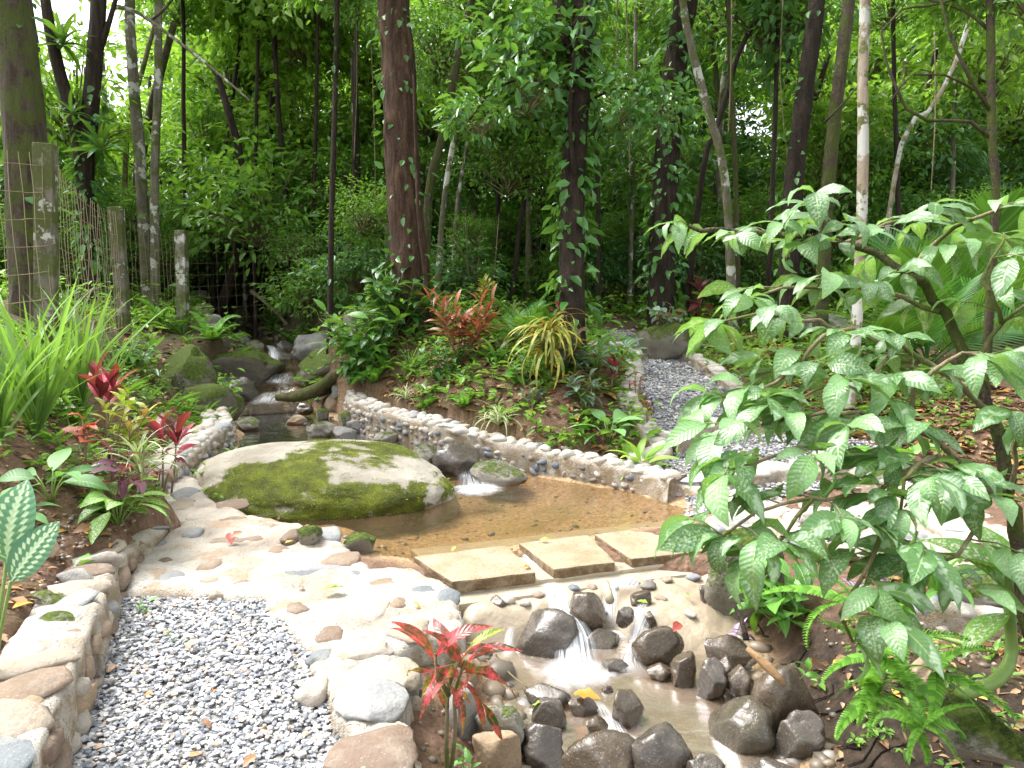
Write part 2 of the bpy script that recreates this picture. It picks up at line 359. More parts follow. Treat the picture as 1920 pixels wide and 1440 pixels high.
# leaves
M['l_shrub'] = m_leaf('shrub_leaf', (.12, .27, .08), (.17, .34, .115), pattern='spots', c2=(.36, .49, .32), rough=.33, trans=.34, rib=(.30, .42, .15), spec=.75)
M['l_green'] = m_leaf('broad_green_leaf', (.07, .20, .035), (.12, .30, .05), rough=.36, rib=(.25, .40, .12))
M['l_pale'] = m_leaf('pale_green_leaf', (.13, .31, .10), (.19, .38, .13), rough=.45, rib=(.30, .48, .2))
M['l_dark'] = m_leaf('dark_green_leaf', (.03, .105, .026), (.06, .17, .04), rough=.30, rib=(.14, .27, .09))
M['l_lime'] = m_leaf('lime_green_leaf', (.20, .40, .045), (.28, .48, .06), rough=.38, rib=(.4, .55, .15))
M['l_grass'] = m_leaf('strap_grass_leaf', (.12, .27, .05), (.22, .38, .085), rough=.42, trans=.36)
M['l_dieff'] = m_leaf('spotted_leaf', (.14, .34, .05), (.2, .42, .06), pattern='spots', c2=(.72, .78, .55), rib=(.35, .5, .15))
M['l_spider'] = m_leaf('white_edged_leaf', (.24, .36, .12), (.32, .42, .16), pattern='edge', c2=(.72, .70, .48), rough=.45)
M['l_cord'] = m_leaf('red_cordyline_leaf', (.30, .030, .055), (.50, .055, .10), pattern='edge', c2=(.62, .10, .19), rough=.35)
M['l_maroon'] = m_leaf('maroon_leaf', (.085, .022, .028), (.17, .03, .04), rough=.32, rib=(.38, .06, .09))
M['l_purple'] = m_leaf('purple_bronze_leaf', (.055, .04, .06), (.11, .085, .115), pattern='veins', c2=(.26, .05, .10), rough=.28)
M['l_croton'] = m_leaf('red_croton_leaf', (.035, .06, .02), (.14, .02, .025), pattern='blotch', c2=(.58, .04, .07), c3=(.62, .10, .06), rough=.28, rib=(.7, .08, .12))
M['l_crogreen'] = m_leaf('yellow_green_croton_leaf', (.10, .22, .03), (.2, .3, .04), pattern='blotch', c2=(.50, .46, .045), rough=.33, rib=(.6, .5, .08))
M['l_crored'] = m_leaf('rust_red_croton_leaf', (.28, .075, .035), (.46, .10, .05), pattern='blotch', c2=(.10, .14, .03), rough=.33, rib=(.6, .2, .12))
M['l_yellow'] = m_leaf('yellow_croton_leaf', (.46, .40, .05), (.55, .46, .08), pattern='blotch', c2=(.2, .32, .05), rough=.38)
M['l_copper'] = m_leaf('copper_leaf', (.36, .085, .035), (.46, .13, .07), rough=.4, rib=(.55, .2, .15))
M['l_cala'] = m_leaf('feathered_leaf', (.03, .115, .06), (.04, .14, .07), pattern='feather', c2=(.40, .55, .32), rough=.38)
M['l_silver'] = m_leaf('silver_veined_leaf', (.04, .11, .05), (.07, .16, .08), pattern='veins', c2=(.34, .46, .36), rough=.35)
M['l_trad'] = m_leaf('purple_striped_leaf', (.20, .11, .26), (.28, .18, .36), pattern='centre', c2=(.60, .55, .66), rough=.35)
M['l_dry'] = m_leaf('withered_leaf', (.17, .11, .065), (.25, .16, .10), rough=.6, trans=.1)
M['apron'] = m_flat('wet_apron_mortar', (.35, .285, .20), .45, .3, 18, .9, .45)
M['mosstuft'] = m_leaf('moss_tuft', (.12, .15, .015), (.26, .31, .03), far=True, rough=.7, trans=.3)
M['l_fern'] = m_leaf('fern_leaflet', (.11, .30, .035), (.19, .42, .05), far=True, rough=.45, trans=.35)
M['l_palm'] = m_leaf('palm_leaflet', (.035, .14, .025), (.08, .24, .04), far=True, rough=.32, trans=.3)
M['f_bright'] = m_leaf('bright_canopy_leaf', (.155, .30, .04), (.29, .45, .075), far=True, rough=.40, trans=.50, vary=.3)
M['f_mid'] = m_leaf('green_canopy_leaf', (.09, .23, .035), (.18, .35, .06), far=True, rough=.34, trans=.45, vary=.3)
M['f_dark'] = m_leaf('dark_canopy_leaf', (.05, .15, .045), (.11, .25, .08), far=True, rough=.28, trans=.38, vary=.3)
M['f_vine'] = m_leaf('vine_leaf', (.05, .16, .035), (.10, .26, .06), far=True, rough=.32, trans=.30, vary=.25)
# ------------------------------------------------------------------ terrain
ZP, ZU, ZL = -.08, .02, -.32          # water levels: pool, upper pool, lower creek
cz = [(200,1300,-.03),(400,1300,-.03),(600,1300,-.03),(250,1420,-.03),(500,1430,-.03),(300,1150,-.03),(500,1150,-.03),(450,1050,-.02),(600,1050,-.04),(700,1120,-.05),(700,1250,-.05),(400,960,.02),(620,1380,-.05),
      (30,1180,.24),(20,1300,.22),(90,1080,.26),(180,990,.28),(260,950,.28),(30,1000,.36),(30,900,.55),(150,850,.52),(60,770,.80),(200,740,.72),(280,800,.38),(320,860,.16),(270,880,.25),(350,800,.24),(400,770,.20),
      (840,1420,-.12),(800,1330,-.08),(930,1420,-.22),
      (1400,1040,-.02),(1480,1110,-.05),(1500,1170,-.06),(1600,1240,-.08),(1700,1290,-.10),(1800,1400,-.12),(1780,1180,.0),(1900,1150,.02),(1880,1000,.02),(1600,1050,.0),
      (1350,960,.02),(1500,900,.08),(1600,960,.04),(1750,900,.16),(1850,880,.25),(1380,825,.22),(1500,820,.27),(1270,860,.08),(1150,860,.10),(1050,810,.30),(930,790,.33),(800,760,.40),(720,735,.46),
      (900,720,.66),(1050,740,.62),(1180,780,.40),(1000,680,.87),(860,660,.95)]
cd = [(75,660,6.0),(225,625,9.5),(340,620,11.7),(10,610,7.5),(160,600,9),(300,560,15),(100,560,13),(480,540,22),(420,600,18),(330,690,10),(690,640,10),(770,600,10.2),(660,560,15),(960,630,10.5),(1075,680,8.3),(900,570,15),
      (1200,600,13),(1400,600,13.5),(1300,565,18),(1270,690,9.4),(1300,740,8.4),(1180,650,11.5),(1560,700,8.6),(1600,620,12),(1750,700,8),(1850,640,10),(1720,560,15),(1600,800,7.0),(1750,780,6.6)]
CTRL = [tuple(pz(x, y, z)) for x, y, z in cz] + [tuple(at(x, y, d)) for x, y, d in cd] + [
    (-12,3,1.7),(-12,10,1.9),(12,3,1.0),(12,10,1.9),(0,-6,-.1),(-10,-8,.6),(10,-8,.2),(3.2,1.0,-.05),(-3.2,1.0,.4),(0,0.8,-.04),(-1.4,1.5,.25),(4.5,3,.25),
    (-18,25,3.2),(0,26,2.3),(20,25,4.2),(-40,60,9),(0,60,6.5),(40,60,11),(0,95,12),(-90,40,14),(90,40,16),(-60,-30,3),(60,-30,3),(-3,21,1.45),(-4.5,16,1.35)]
CA = np.array(CTRL); NC = len(CA)
def _phi(d2): return np.sqrt(d2 + .12)
_d2 = ((CA[:, None, :2] - CA[None, :, :2]) ** 2).sum(-1)
_A = np.zeros((NC + 3, NC + 3)); _A[:NC, :NC] = _phi(_d2) + np.eye(NC) * -.02; _A[:NC, NC] = 1; _A[:NC, NC + 1:] = CA[:, :2]; _A[NC:, :NC] = _A[:NC, NC:].T
_w = np.linalg.solve(_A, np.concatenate([CA[:, 2], [0, 0, 0]]))
def poly_sd(poly, P):
    """signed distance, positive inside"""
    poly = np.asarray(poly, float); a = poly; b = np.roll(poly, -1, 0); best = np.full(len(P), 1e9); ins = np.zeros(len(P), bool)
    for (ax, ay), (bx, by) in zip(a, b):
        ex, ey = bx - ax, by - ay; wx, wy = P[:, 0] - ax, P[:, 1] - ay
        t = np.clip((wx * ex + wy * ey) / (ex * ex + ey * ey + 1e-12), 0, 1)
        best = np.minimum(best, (wx - t * ex) ** 2 + (wy - t * ey) ** 2)
        c = ((ay > P[:, 1]) != (by > P[:, 1])); xx = ax + (P[:, 1] - ay) * ex / (ey if abs(ey) > 1e-12 else 1e-12); ins ^= c & (P[:, 0] < xx)
    d = np.sqrt(best); return np.where(ins, d, -d)
def line_d(pts, P):
    """distance to a polyline and interpolated third coordinate"""
    best = np.full(len(P), 1e9); zz = np.zeros(len(P))
    for (ax, ay, az), (bx, by, bz) in zip(pts[:-1], pts[1:]):
        ex, ey = bx - ax, by - ay; t = np.clip(((P[:, 0] - ax) * ex + (P[:, 1] - ay) * ey) / (ex * ex + ey * ey + 1e-12), 0, 1)
        d = (P[:, 0] - ax - t * ex) ** 2 + (P[:, 1] - ay - t * ey) ** 2; k = d < best; best[k] = d[k]; zz[k] = (az + t * (bz - az))[k]
    return np.sqrt(best), zz
POOL = pzl([(430,930),(470,950),(560,972),(640,1005),(690,1045),(760,1060),(850,1052),(1000,1028),(1150,1008),(1315,990),(1330,960),(1200,918),(1080,900),(1000,885),(900,862),(830,845),(700,845),(500,870)], ZP)
UPOOL = pzl([(420,860),(440,815),(440,780),(470,755),(540,762),(640,785),(700,800),(800,830),(850,855),(760,870),(550,870)], ZU)
LOWER = pzl([(885,1150),(1000,1140),(1200,1150),(1350,1160),(1430,1240),(1480,1330),(1540,1440),(1620,1700),(980,1700),(960,1440),(935,1330),(890,1230)], ZL)
def sst(x, a, b): t = np.clip((x - a) / (b - a), 0, 1); return t * t * (3 - 2 * t)
GRAV = pzl([(0,1560),(70,1440),(120,1300),(170,1200),(205,1112),(350,1100),(490,1108),(560,1185),(615,1290),(650,1390),(665,1560)], 0.)
PLAT = pzl([(215,1115),(235,1103),(350,1106),(480,1112),(548,1182),(606,1290),(645,1390),(655,1560),(800,1560),(792,1420),(745,1345),(768,1290),(745,1225),(800,1200),(872,1175),(850,1092),(778,1055),(700,1056),(640,1010),(560,985),(470,968),(400,945),(350,885),(300,880),(285,930),(330,985),(245,1050)], .05)
def plat_z(P):
    d = P[:, 1]; return .035 + .05 * sst(d, 4.0, 5.4) + .06 * sst(d, 5.4, 6.6) + .05 * sst(d, 3.6, 2.4) * sst(P[:, 0], -.95, -.55)
STREAM = [tuple(pz(x, y, z)) for x, y, z in [(510,775,.03),(500,745,.10),(535,715,.30),(530,695,.42)]] + [tuple(at(x, y, d)) for x, y, d in [(515,662,12.6),(480,640,14),(440,615,17),(400,592,20.5),(385,570,26)]]
def _vn(P, s, seed):
    return np.sin(P[:, 0] * s * 1.7 + seed + 1.3 * np.sin(P[:, 1] * s * 1.1 + seed)) * np.sin(P[:, 1] * s * 1.9 + 1.7 * seed + 1.1 * np.sin(P[:, 0] * s * .9))
def T(P, info=False):
    P = np.atleast_2d(np.asarray(P, float)); z = np.empty(len(P))
    for i in range(0, len(P), 20000):
        Q = P[i:i + 20000]; d2 = ((Q[:, None, :] - CA[None, :, :2]) ** 2).sum(-1); z[i:i + 20000] = _phi(d2) @ _w[:NC] + _w[NC] + Q @ _w[NC + 1:]
    z = z + .022 * _vn(P, 2.1, 1.) + .012 * _vn(P, 5.3, 4.) + .006 * _vn(P, 13., 2.)
    bed = np.zeros(len(P))
    for poly, zw, dep, w in ((UPOOL, ZU, .14, .4), (POOL, ZP, .17, .5), (LOWER, ZL, .14, .35)):
        s = poly_sd(poly, P); t = zw + .05 - (dep + .05) * sst(s, -.06, w) + .012 * _vn(P, 9., 3.)
        k = s > -.06; z = np.where(k, np.minimum(z, t), z); bed = np.maximum(bed, sst(s, -.12, .04))
        if zw == ZL: z = np.where((s <= -.06) & (s > -.3) & (z > zw), zw + .05 + (z - zw - .05) * sst(s, -.06, -.3), z)
    d, zz = line_d(STREAM, P); wd_ = .42 + .1 * _vn(P, 3, 2.)
    k = d < .9; t = zz - .10 + .35 * sst(d, wd_ * .6, wd_ + .45); z = np.where(k, np.minimum(z, t), z); bed = np.maximum(bed, .8 * sst(d, wd_ + .05, wd_ - .15))
    sg = poly_sd(GRAV, P); z = np.where(sg > -.16, np.minimum(z, -.035), z)
    sp_ = poly_sd(PLAT, P); z = np.where(sp_ > -.02, np.minimum(z, plat_z(P) - .04), z)
    if info: return z, bed
    return z
def gz(x, y): return float(T([(x, y)])[0])
_ds = np.concatenate([np.linspace(1.2, 8, 340), np.linspace(8.03, 60, 400)])
def hit(px, py):
    r = ray(px, py); P = CP + _ds[:, None] * r; z = T(P[:, :2]); k = np.nonzero(P[:, 2] < z)[0]
    d = _ds[k[0]] if len(k) else 60.; p = CP + d * r; return Vector((p[0], p[1], gz(p[0], p[1])))

def axis(dense, lo, hi, far, gr):
    a = list(np.arange(lo, hi, dense)); s = dense; x = hi
    while x < far[1]: a.append(x); s *= gr; x += s
    a.append(far[1]); s = dense; x = lo - dense; b = []
    while x > far[0]: b.append(x); s *= gr; x -= s
    return np.array([far[0]] + b[::-1] + a)
gx = axis(.05, -5.2, 5.2, (-90, 90), 1.07); gy = axis(.05, 1.2, 11.5, (-30, 95), 1.05)
GX, GY = np.meshgrid(gx, gy); P = np.stack([GX.ravel(), GY.ravel()], 1); Z, BED = T(P, True)
nx, ny = len(gx), len(gy); I = np.arange(nx * ny).reshape(ny, nx)
FQ = np.stack([I[:-1, :-1], I[:-1, 1:], I[1:, 1:], I[1:, :-1]], -1).reshape(-1, 4)
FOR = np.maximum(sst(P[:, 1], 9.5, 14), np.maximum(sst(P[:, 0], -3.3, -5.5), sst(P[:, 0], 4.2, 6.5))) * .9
HUM_SHADE = sst(P[:, 0], .7, .9) * (1 - .7 * BED) * np.maximum(sst(P[:, 1], 3.9, 3.5) * sst(Z, -.0, -.06), np.maximum(sst(P[:, 1], 3.25, 3.05) * sst(P[:, 0], 1.75, 1.55), sst(P[:, 1], 2.75, 2.5)))  # creek bank mask: damp soil, with the bank's shade put into its colour
me = mesh('ground', np.column_stack([P, Z]), FQ, attrs={'bed': BED, 'forest': FOR, 'humus_shade': HUM_SHADE})
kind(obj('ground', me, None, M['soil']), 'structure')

# ------------------------------------------------------------------ water sheets
def sheet(name, poly, z, m, grow=.12):
    c = np.mean(poly, 0); pts = []
    for p in poly:
        d = np.array(p) - c; d = d / np.linalg.norm(d); pts.append((p[0] + d[0] * grow, p[1] + d[1] * grow, z))
    bm = bmesh.new(); bm.faces.new([bm.verts.new(p) for p in pts]); bmesh.ops.triangulate(bm, faces=bm.faces[:])
    me = bpy.data.meshes.new(name); bm.to_mesh(me); bm.free()
    return kind(obj(name, me, None, m), 'structure')
POOLW = [p for p in POOL]
sheet('pool_water', POOLW, ZP, M['water'], .05)
sheet('upper_pool_water', UPOOL, ZU, M['water'], .10)
sheet('creek_water', LOWER, ZL, M['creek'], .10)
v = []; f = []
sp = smooth_path(STREAM, .15)
for i, p in enumerate(sp):
    t = (sp[min(i + 1, len(sp) - 1)] - sp[max(i - 1, 0)]); s = Vector((t.y, -t.x, 0)).normalized()
    for k in range(7):
        o = (k - 3) / 3 * .5; v.append((p.x + s.x * o, p.y + s.y * o, p.z + .012 * noise.noise(Vector((p.x * 4, p.y * 4, k)))))
    if i: b = i * 7; f += [(b - 7 + k, b - 6 + k, b + k + 1, b + k) for k in range(6)]
kind(obj('stream_water', mesh('stream_water', v, f), None, M['stream']), 'structure')

# ------------------------------------------------------------------ stone meshes
def rock_mesh(name, seed, sub=3, rough=.22, cuts=5, m=None, cutd=(.58, .9), fine=.045):
    bm = bmesh.new(); bmesh.ops.create_icosphere(bm, subdivisions=sub, radius=1.0); r = random.Random(seed)
    pl = []
    for _ in range(cuts):
        n = Vector((r.gauss(0, 1), r.gauss(0, 1), r.gauss(0, 1))).normalized(); pl.append((n, r.uniform(*cutd)))
    for q in bm.verts:
        p = q.co.copy(); s = Vector((seed * 3.1, seed * 1.7, seed * .9))
        p *= 1 + rough * 1.5 * noise.noise(p * .9 + s) + rough * .7 * noise.noise(p * 2.2 + s) + rough * .3 * noise.noise(p * 4.7 + s)
        for n, d in pl:
            e = p.dot(n) - d
            if e > 0: p -= n * e * .93
        p *= 1 + fine * noise.noise(p * 6 + s)
        q.co = p
    me = bpy.data.meshes.new(name); bm.to_mesh(me); bm.free()
    # unit bounding box
    co = np.empty(len(me.vertices) * 3); me.vertices.foreach_get('co', co); co = co.reshape(-1, 3)
    co = (co - (co.max(0) + co.min(0)) / 2) / ((co.max(0) - co.min(0)) / 2); me.vertices.foreach_set('co', co.ravel())
    me.polygons.foreach_set('use_smooth', np.ones(len(me.polygons), bool)); me.update()
    if m: me.materials.append(m)
    return me
_rc = {}
def rocks(mk, sub=3, n=5, rough=.22, cuts=5, fine=.03):
    key = (mk, sub, rough, cuts)
    if key not in _rc: _rc[key] = [rock_mesh('stone_%s' % mk, 11 * i + len(_rc) * 7 + 3, sub, rough, cuts, M[mk], fine=fine) for i in range(n)]
    return random.choice(_rc[key])
def put(name, me, loc, size, rot=(0, 0, 0), parent=None):
    o = obj(name, me, parent); o.location = loc; o.scale = size; o.rotation_euler = rot; return o

def boulder(box, z, mk, label, depth=.8, sub=4, group=None, name='boulder', rough=.26, cuts=9, yaw=None, tilt=0, sink=.15, d=None):
    """a boulder filling the given outline, standing on height z (or at camera depth d)"""
    x0, y0, x1, y1 = box; cx = (x0 + x1) / 2; z = z * .64 if z < -.14 and z != ZL else z
    if d is None: d = dz(cx, y1, z)
    else:
        for fy in (.35, .8):
            q = hit(cx, y0 + (y1 - y0) * fy); dh = float(np.dot(np.array(q) - CP, FW))
            if dh > 3: d = min(d, dh + .05)
    sx = (x1 - x0) / F * d / 2; sz = (y1 - y0) / F * d / 2 * 1.05; sy = max(sx, sz) * depth
    c = at(cx, (y0 + y1) / 2, d + sy * .75); sz *= 1 + sink
    o = put(name, rocks(mk, sub, 5, rough, cuts), c + Vector((0, 0, -sz * sink)), (sx * 1.03, sy, sz * 1.06), (0, RAD(tilt), random.uniform(-.3, .3) if yaw is None else yaw))
    return tag(o, label, 'boulder' if name == 'boulder' else 'rock', group)

# ------------------------------------------------------------------ mortar sheets and swept walls
def patch(name, poly, ztop, m, res=.022, drop=.5, edge=.05, amp=.012, parent=None):
    """a cast slab of mortar with lumpy top and rounded, undercut edge"""
    poly = np.asarray(poly); lo = poly.min(0) - .1; hi = poly.max(0) + .1
    X, Y = np.meshgrid(np.arange(lo[0], hi[0], res), np.arange(lo[1], hi[1], res)); P = np.stack([X.ravel(), Y.ravel()], 1)
    wob = .02 * _vn(P, 7., 2.) + .01 * _vn(P, 17., 5.)
    s = poly_sd(poly, P) + wob; zt = ztop(P) if callable(ztop) else np.full(len(P), ztop)
    z = zt + amp * _vn(P, 6., 1.) + amp * .6 * _vn(P, 15., 3.) + amp * .35 * _vn(P, 37., 6.)
    e = np.clip(s / edge, -1, 1); z = z - np.where(e < 1, .035 * (1 - np.clip(e, 0, 1)) ** 2, 0) - np.where(s < 0, drop * np.clip(-s / .03, 0, 1), 0)
    keep = s > -.045; I = -np.ones(len(P), int); ok = keep.reshape(X.shape); q = ok[:-1, :-1] & ok[:-1, 1:] & ok[1:, 1:] & ok[1:, :-1]
    J = np.arange(len(P)).reshape(X.shape); Fq = np.stack([J[:-1, :-1], J[:-1, 1:], J[1:, 1:], J[1:, :-1]], -1)[q]
    used = np.unique(Fq); I[used] = np.arange(len(used))
    return obj(name, mesh(name, np.column_stack([P, z])[used], I[Fq]), parent, m)
def sweep(name, line, thick, side, m, parent, base=.35, seed=0, lump=.022):
    """mortared wall core along (x, y, top) points; side=+1 puts its thickness to the left of travel"""
    pts = smooth_path(line, .04); v = []; f = []; n = 0
    prof = [(-.03, -base), (-.015, -.10), (0, -.04), (.03, -.008), (.09, .006), (.5, .012), (.91, .006), (.97, -.01), (1.0, -.05), (1.02, -.12), (1.03, -base)]
    N = len(prof)
    for i, p in enumerate(pts):
        t = (pts[min(i + 1, len(pts) - 1)] - pts[max(i - 1, 0)]); s = Vector((-t.y, t.x, 0)).normalized() * side
        for k, (a, h) in enumerate(prof):
            w = a * thick if 0 <= a <= 1 else (a * .25 if a < 0 else thick + (a - 1) * .25)
            q = Vector((p.x, p.y, 0)) + s * w; q.z = p.z + h
            nn = Vector((q.x * 5 + seed, q.y * 5, q.z * 5)); e = lump * noise.noise(nn) + lump * .6 * noise.noise(nn * 2.7)
            q += s * (e if a < .5 else -e) * -1 if k in (0, 1, 2, 8, 9, 10) else Vector((0, 0, e)); v.append(q)
        if i:
            b = i * N; f += [(b - N + k, b - N + k + 1, b + k + 1, b + k) for k in range(N - 1)]
    f = f if side > 0 else [q[::-1] for q in f]
    f.append(tuple(range(N))[:: (1 if side > 0 else -1)]); f.append(tuple(range((len(pts) - 1) * N, len(pts) * N))[:: (-1 if side > 0 else 1)])
    obj(name, mesh(name, v, f), parent, m); return pts
def lay_stones(pts, thick, side, parent, cap=.11, rows=3, rowh=.075, size=.075, mk='cobble', cap_rows=2, sink=.35, caph=.05, foot=None, both=False, jit=.25, capm=None):
    """stones set into a wall: courses on the face and a row or two along the top"""
    acc = [0.]
    for a, b in zip(pts[:-1], pts[1:]): acc.append(acc[-1] + (b - a).length)
    L = acc[-1]
    def pos(s):
        i = min(max(1, int(np.searchsorted(acc, s))), len(pts) - 1); t = (s - acc[i - 1]) / max(1e-6, acc[i] - acc[i - 1]); d = (pts[i] - pts[i - 1]); n = Vector((-d.y, d.x, 0)).normalized() * side
        return pts[i - 1].lerp(pts[i], t), math.atan2(d.y, d.x), n
    for r in range(cap_rows):
        s = random.uniform(0, cap * .3)
        while s < L:
            w = cap * random.uniform(.65, 1.45); p, a, n = pos(min(L, s + w / 2)); off = thick * ((r + .5) / cap_rows) + random.uniform(-.02, .02)
            put('stone', rocks(capm or mk, 2, 7, .2, 5), p + n * off + Vector((0, 0, random.uniform(-.012, .006))), (w * .52, thick / cap_rows * random.uniform(.42, .56), caph * random.uniform(.7, 1.15)), (random.gauss(0, .12), random.gauss(0, .12), a + random.gauss(0, jit)), parent); s += w * 1.02
    for fc in ((0, 1) if both else (0,)):
        for r in range(rows):
            s = random.uniform(0, size)
            while s < L:
                w = size * random.uniform(.6, 1.6); p, a, n = pos(min(L, s + w / 2)); h = -.055 - rowh * (r + .5) + random.uniform(-.02, .02)
                if random.random() < .86:
                    put('stone', rocks(mk, 2, 7, .2, 5), p + n * (.012 if not fc else thick - .012) + Vector((0, 0, h)), (w * .48, .045 * random.uniform(.7, 1.2), rowh * random.uniform(.36, .56)), (random.gauss(0, .15), random.gauss(0, .25), a + random.gauss(0, .12)), parent)
                s += w * random.uniform(1.02, 1.25)

# gravel path, near the camera
path_root = kind(patch('path', PLAT, plat_z, M['mortar'], .022, .55, .06, .009), 'structure')
# paving stones let into the mortar: centre, width, height in the photograph, how proud
for i, (x, y, w, h, pr) in enumerate([(395,1057,52,22,.004),(308,1050,42,14,.004),(318,1079,50,20,.006),(403,1112,30,10,.004),(470,1052,95,22,.003),(600,1062,100,18,.004),(640,1048,74,30,.02),(548,1078,110,20,.003),
        (600,1104,96,40,.004),(690,1142,78,50,.014),(556,1138,66,24,.003),(767,1184,76,48,.03),(835,1160,50,52,.012),(690,1217,96,38,.022),(618,1186,70,34,.004),(692,1318,150,80,.03),(586,1286,60,56,.012),(500,988,60,20,.006),(440,975,84,18,.004),
        (418,1012,66,14,.004),(362,1002,36,24,.03),(715,1092,70,26,.008),(792,1104,64,24,.006),(838,1118,54,34,.01),(752,1268,74,66,.03),(700,1410,170,110,.02),(545,1008,44,24,.03),(470,1010,70,16,.004),(520,1030,60,16,.004),
        (330,948,60,22,.012),(380,962,70,20,.008),(345,925,50,22,.02),(300,1020,36,16,.004),(455,1092,60,14,.003),(395,1085,44,12,.003),(660,1075,54,18,.006),(745,1130,44,22,.006),(650,1250,60,30,.006),(600,1225,50,28,.005),(430,945,70,24,.014),(610,1000,60,26,.02)]):
    zt = float(plat_z(np.array([tuple(pz(x, y, .05)[:2])]))[0]); c = pz(x, y, zt); d = dz(x, y, zt); sx = w / F * d / 2; fore = max(.28, (EYE - zt) / (c.xy.length + .01)); sy = h / F * d / 2 / fore * 1.0
    put('stone', rocks('flag', 3, 7, .25, 7), (c.x, c.y, zt - .03 + pr), (sx, min(sy, sx * 1.5), .036), (random.gauss(0, .03), random.gauss(0, .03), random.uniform(-.2, .2)), path_root)
# mortar lumps piled over the edge towards the creek
for x, y, w, h, z in [(705,1400,150,110,.07),(730,1330,60,70,.0),(800,1185,50,60,-.05)]:
    d = dz(x, y, z); c = pz(x, y, z); put('stone', rocks('mortar', 3, 4, .3, 2), (c.x, c.y, z - .08), (w / F * d / 2, w / F * d / 2 * .8, .10), (0, 0, random.uniform(0, 3)), path_root)

def ico_base():
    bm = bmesh.new(); bmesh.ops.create_icosphere(bm, subdivisions=1, radius=1.0); v = np.array([q.co[:] for q in bm.verts]); f = np.array([[q.index for q in p.verts] for p in bm.faces]); bm.free(); return v, f
def gravel(name, poly, zf, sp, parent=None, size=.5):
    poly = np.asarray(poly); lo = poly.min(0); hi = poly.max(0); n = int((hi - lo).prod() / sp ** 2)
    P = lo + rng.random((n, 2)) * (hi - lo); P = P[poly_sd(poly, P) > -.03]; n = len(P)
    bv, bf = ico_base(); nv = len(bv)
    s = sp * size * rng.lognormal(0, .28, (n, 1)) * np.stack([rng.uniform(.8, 1.5, n), rng.uniform(.7, 1.1, n), rng.uniform(.35, .6, n)], 1)
    V = bv[None] * (1 + rng.uniform(-.3, .3, (n, nv, 1))) * s[:, None, :]
    a = rng.uniform(0, 2 * pi, n); b = rng.normal(0, .35, n); ca, sa, cb, sb = np.cos(a), np.sin(a), np.cos(b), np.sin(b)
    x, y, z = V[..., 0], V[..., 1], V[..., 2]; y, z = y * cb[:, None] - z * sb[:, None], y * sb[:, None] + z * cb[:, None]
    x, y = x * ca[:, None] - y * sa[:, None], x * sa[:, None] + y * ca[:, None]
    zt = zf(P) if callable(zf) else np.full(n, zf)
    V = np.stack([x + P[:, :1], y + P[:, 1:], z + (zt + rng.uniform(-.006, .010, n))[:, None]], -1).reshape(-1, 3)
    Fc = (bf[None] + (np.arange(n) * nv)[:, None, None]).reshape(-1, 3)
    o = obj(name, mesh(name, V, Fc, False, var=np.repeat(rng.random(n), nv)), parent, M['gravel'])
    return kind(o, 'stuff')
patch('gravel_bed', GRAV, -.012, M['gravelbed'], .05, .1, .03, .004, path_root)
_g = gravel('gravel', GRAV, 0.0, .0148, None, .66); tag(_g, 'grey and white pea gravel filling the path', 'gravel')

# mortared wall along the gravel on its soil side
w1 = empty('stone_wall', pz(150, 1200, .1), 'low mortared stone wall between the gravel path and the soil bank', 'wall')
w1.location = (0, 0, 0)
l1 = [tuple(pz(x, y, z)) for x, y, z in [(-60,1640,.27),(58,1440,.26),(108,1325,.26),(150,1235,.25),(182,1160,.24),(206,1095,.22),(228,1048,.18),(268,1012,.14),(318,990,.09)]]
p1 = sweep('mortar', l1, .30, 1, M['mortar'], w1, .34, 2, .03)
lay_stones(p1, .30, 1, w1, .21, 2, .10, .17, 'flag', 1, .3, .038, jit=.3)
for x, y, w, h, mk in [(100,1120,110,34,'halfmoss'),(110,1165,100,40,'halfmoss'),(55,1225,130,60,'flag'),(45,1325,80,44,'tan'),(20,1400,60,60,'tan'),(170,1240,46,56,'wet'),(140,1310,40,70,'tan'),(150,1075,90,26,'grey'),(185,1045,80,20,'flag')]:
    z = .25 if x < 130 or y < 1090 else .12; c = pz(x, y, z); d = dz(x, y, z)
    put('stone', rocks(mk, 3, 5, .22, 6), (c.x, c.y, z - .03), (w / F * d / 2, h / F * d / 2 / .62, .06), (0, 0, random.uniform(-.3, .3)), w1)

# cobbled wall by the upper pool, left bank
w2 = empty('stone_wall', (0, 0, 0), 'short white cobbled wall end beside the mossy boulders', 'wall')
l2 = [tuple(pz(x, y, z)) for x, y, z in [(296,905,.18),(350,860,.24),(402,818,.28),(436,792,.30),(430,770,.32)]]
p2 = sweep('mortar', l2, .32, 1, M['mortar'], w2, .42, 5)
lay_stones(p2, .32, 1, w2, .15, 3, .075, .09, 'cobble', 2, capm='palecob')

# curved retaining wall across the pool
w3 = empty('stone_wall', (0, 0, 0), 'curved retaining wall of mixed cobbles along the far pool edge', 'wall')
l3 = []
for fx, fy, zw, top in [(700,770,.12,.40),(662,772,.10,.38),(650,790,.06,.37),(690,812,.04,.34),(760,832,.02,.31),(830,850,.02,.29),(900,868,-.03,.22),(1000,890,ZP,.165),(1090,905,ZP,.14),(1190,922,ZP,.11),(1260,938,ZP,.08),(1330,960,ZP,.06),(1400,990,ZP,.05),(1480,1010,ZP,.04)]:
    q = pz(fx, fy, zw); l3.append((q.x, q.y, top))
p3 = sweep('mortar', l3, .26, 1, M['mortar'], w3, .42, 9)
lay_stones(p3, .26, 1, w3, .14, 4, .072, .085, 'cobble', 2, capm='palecob')

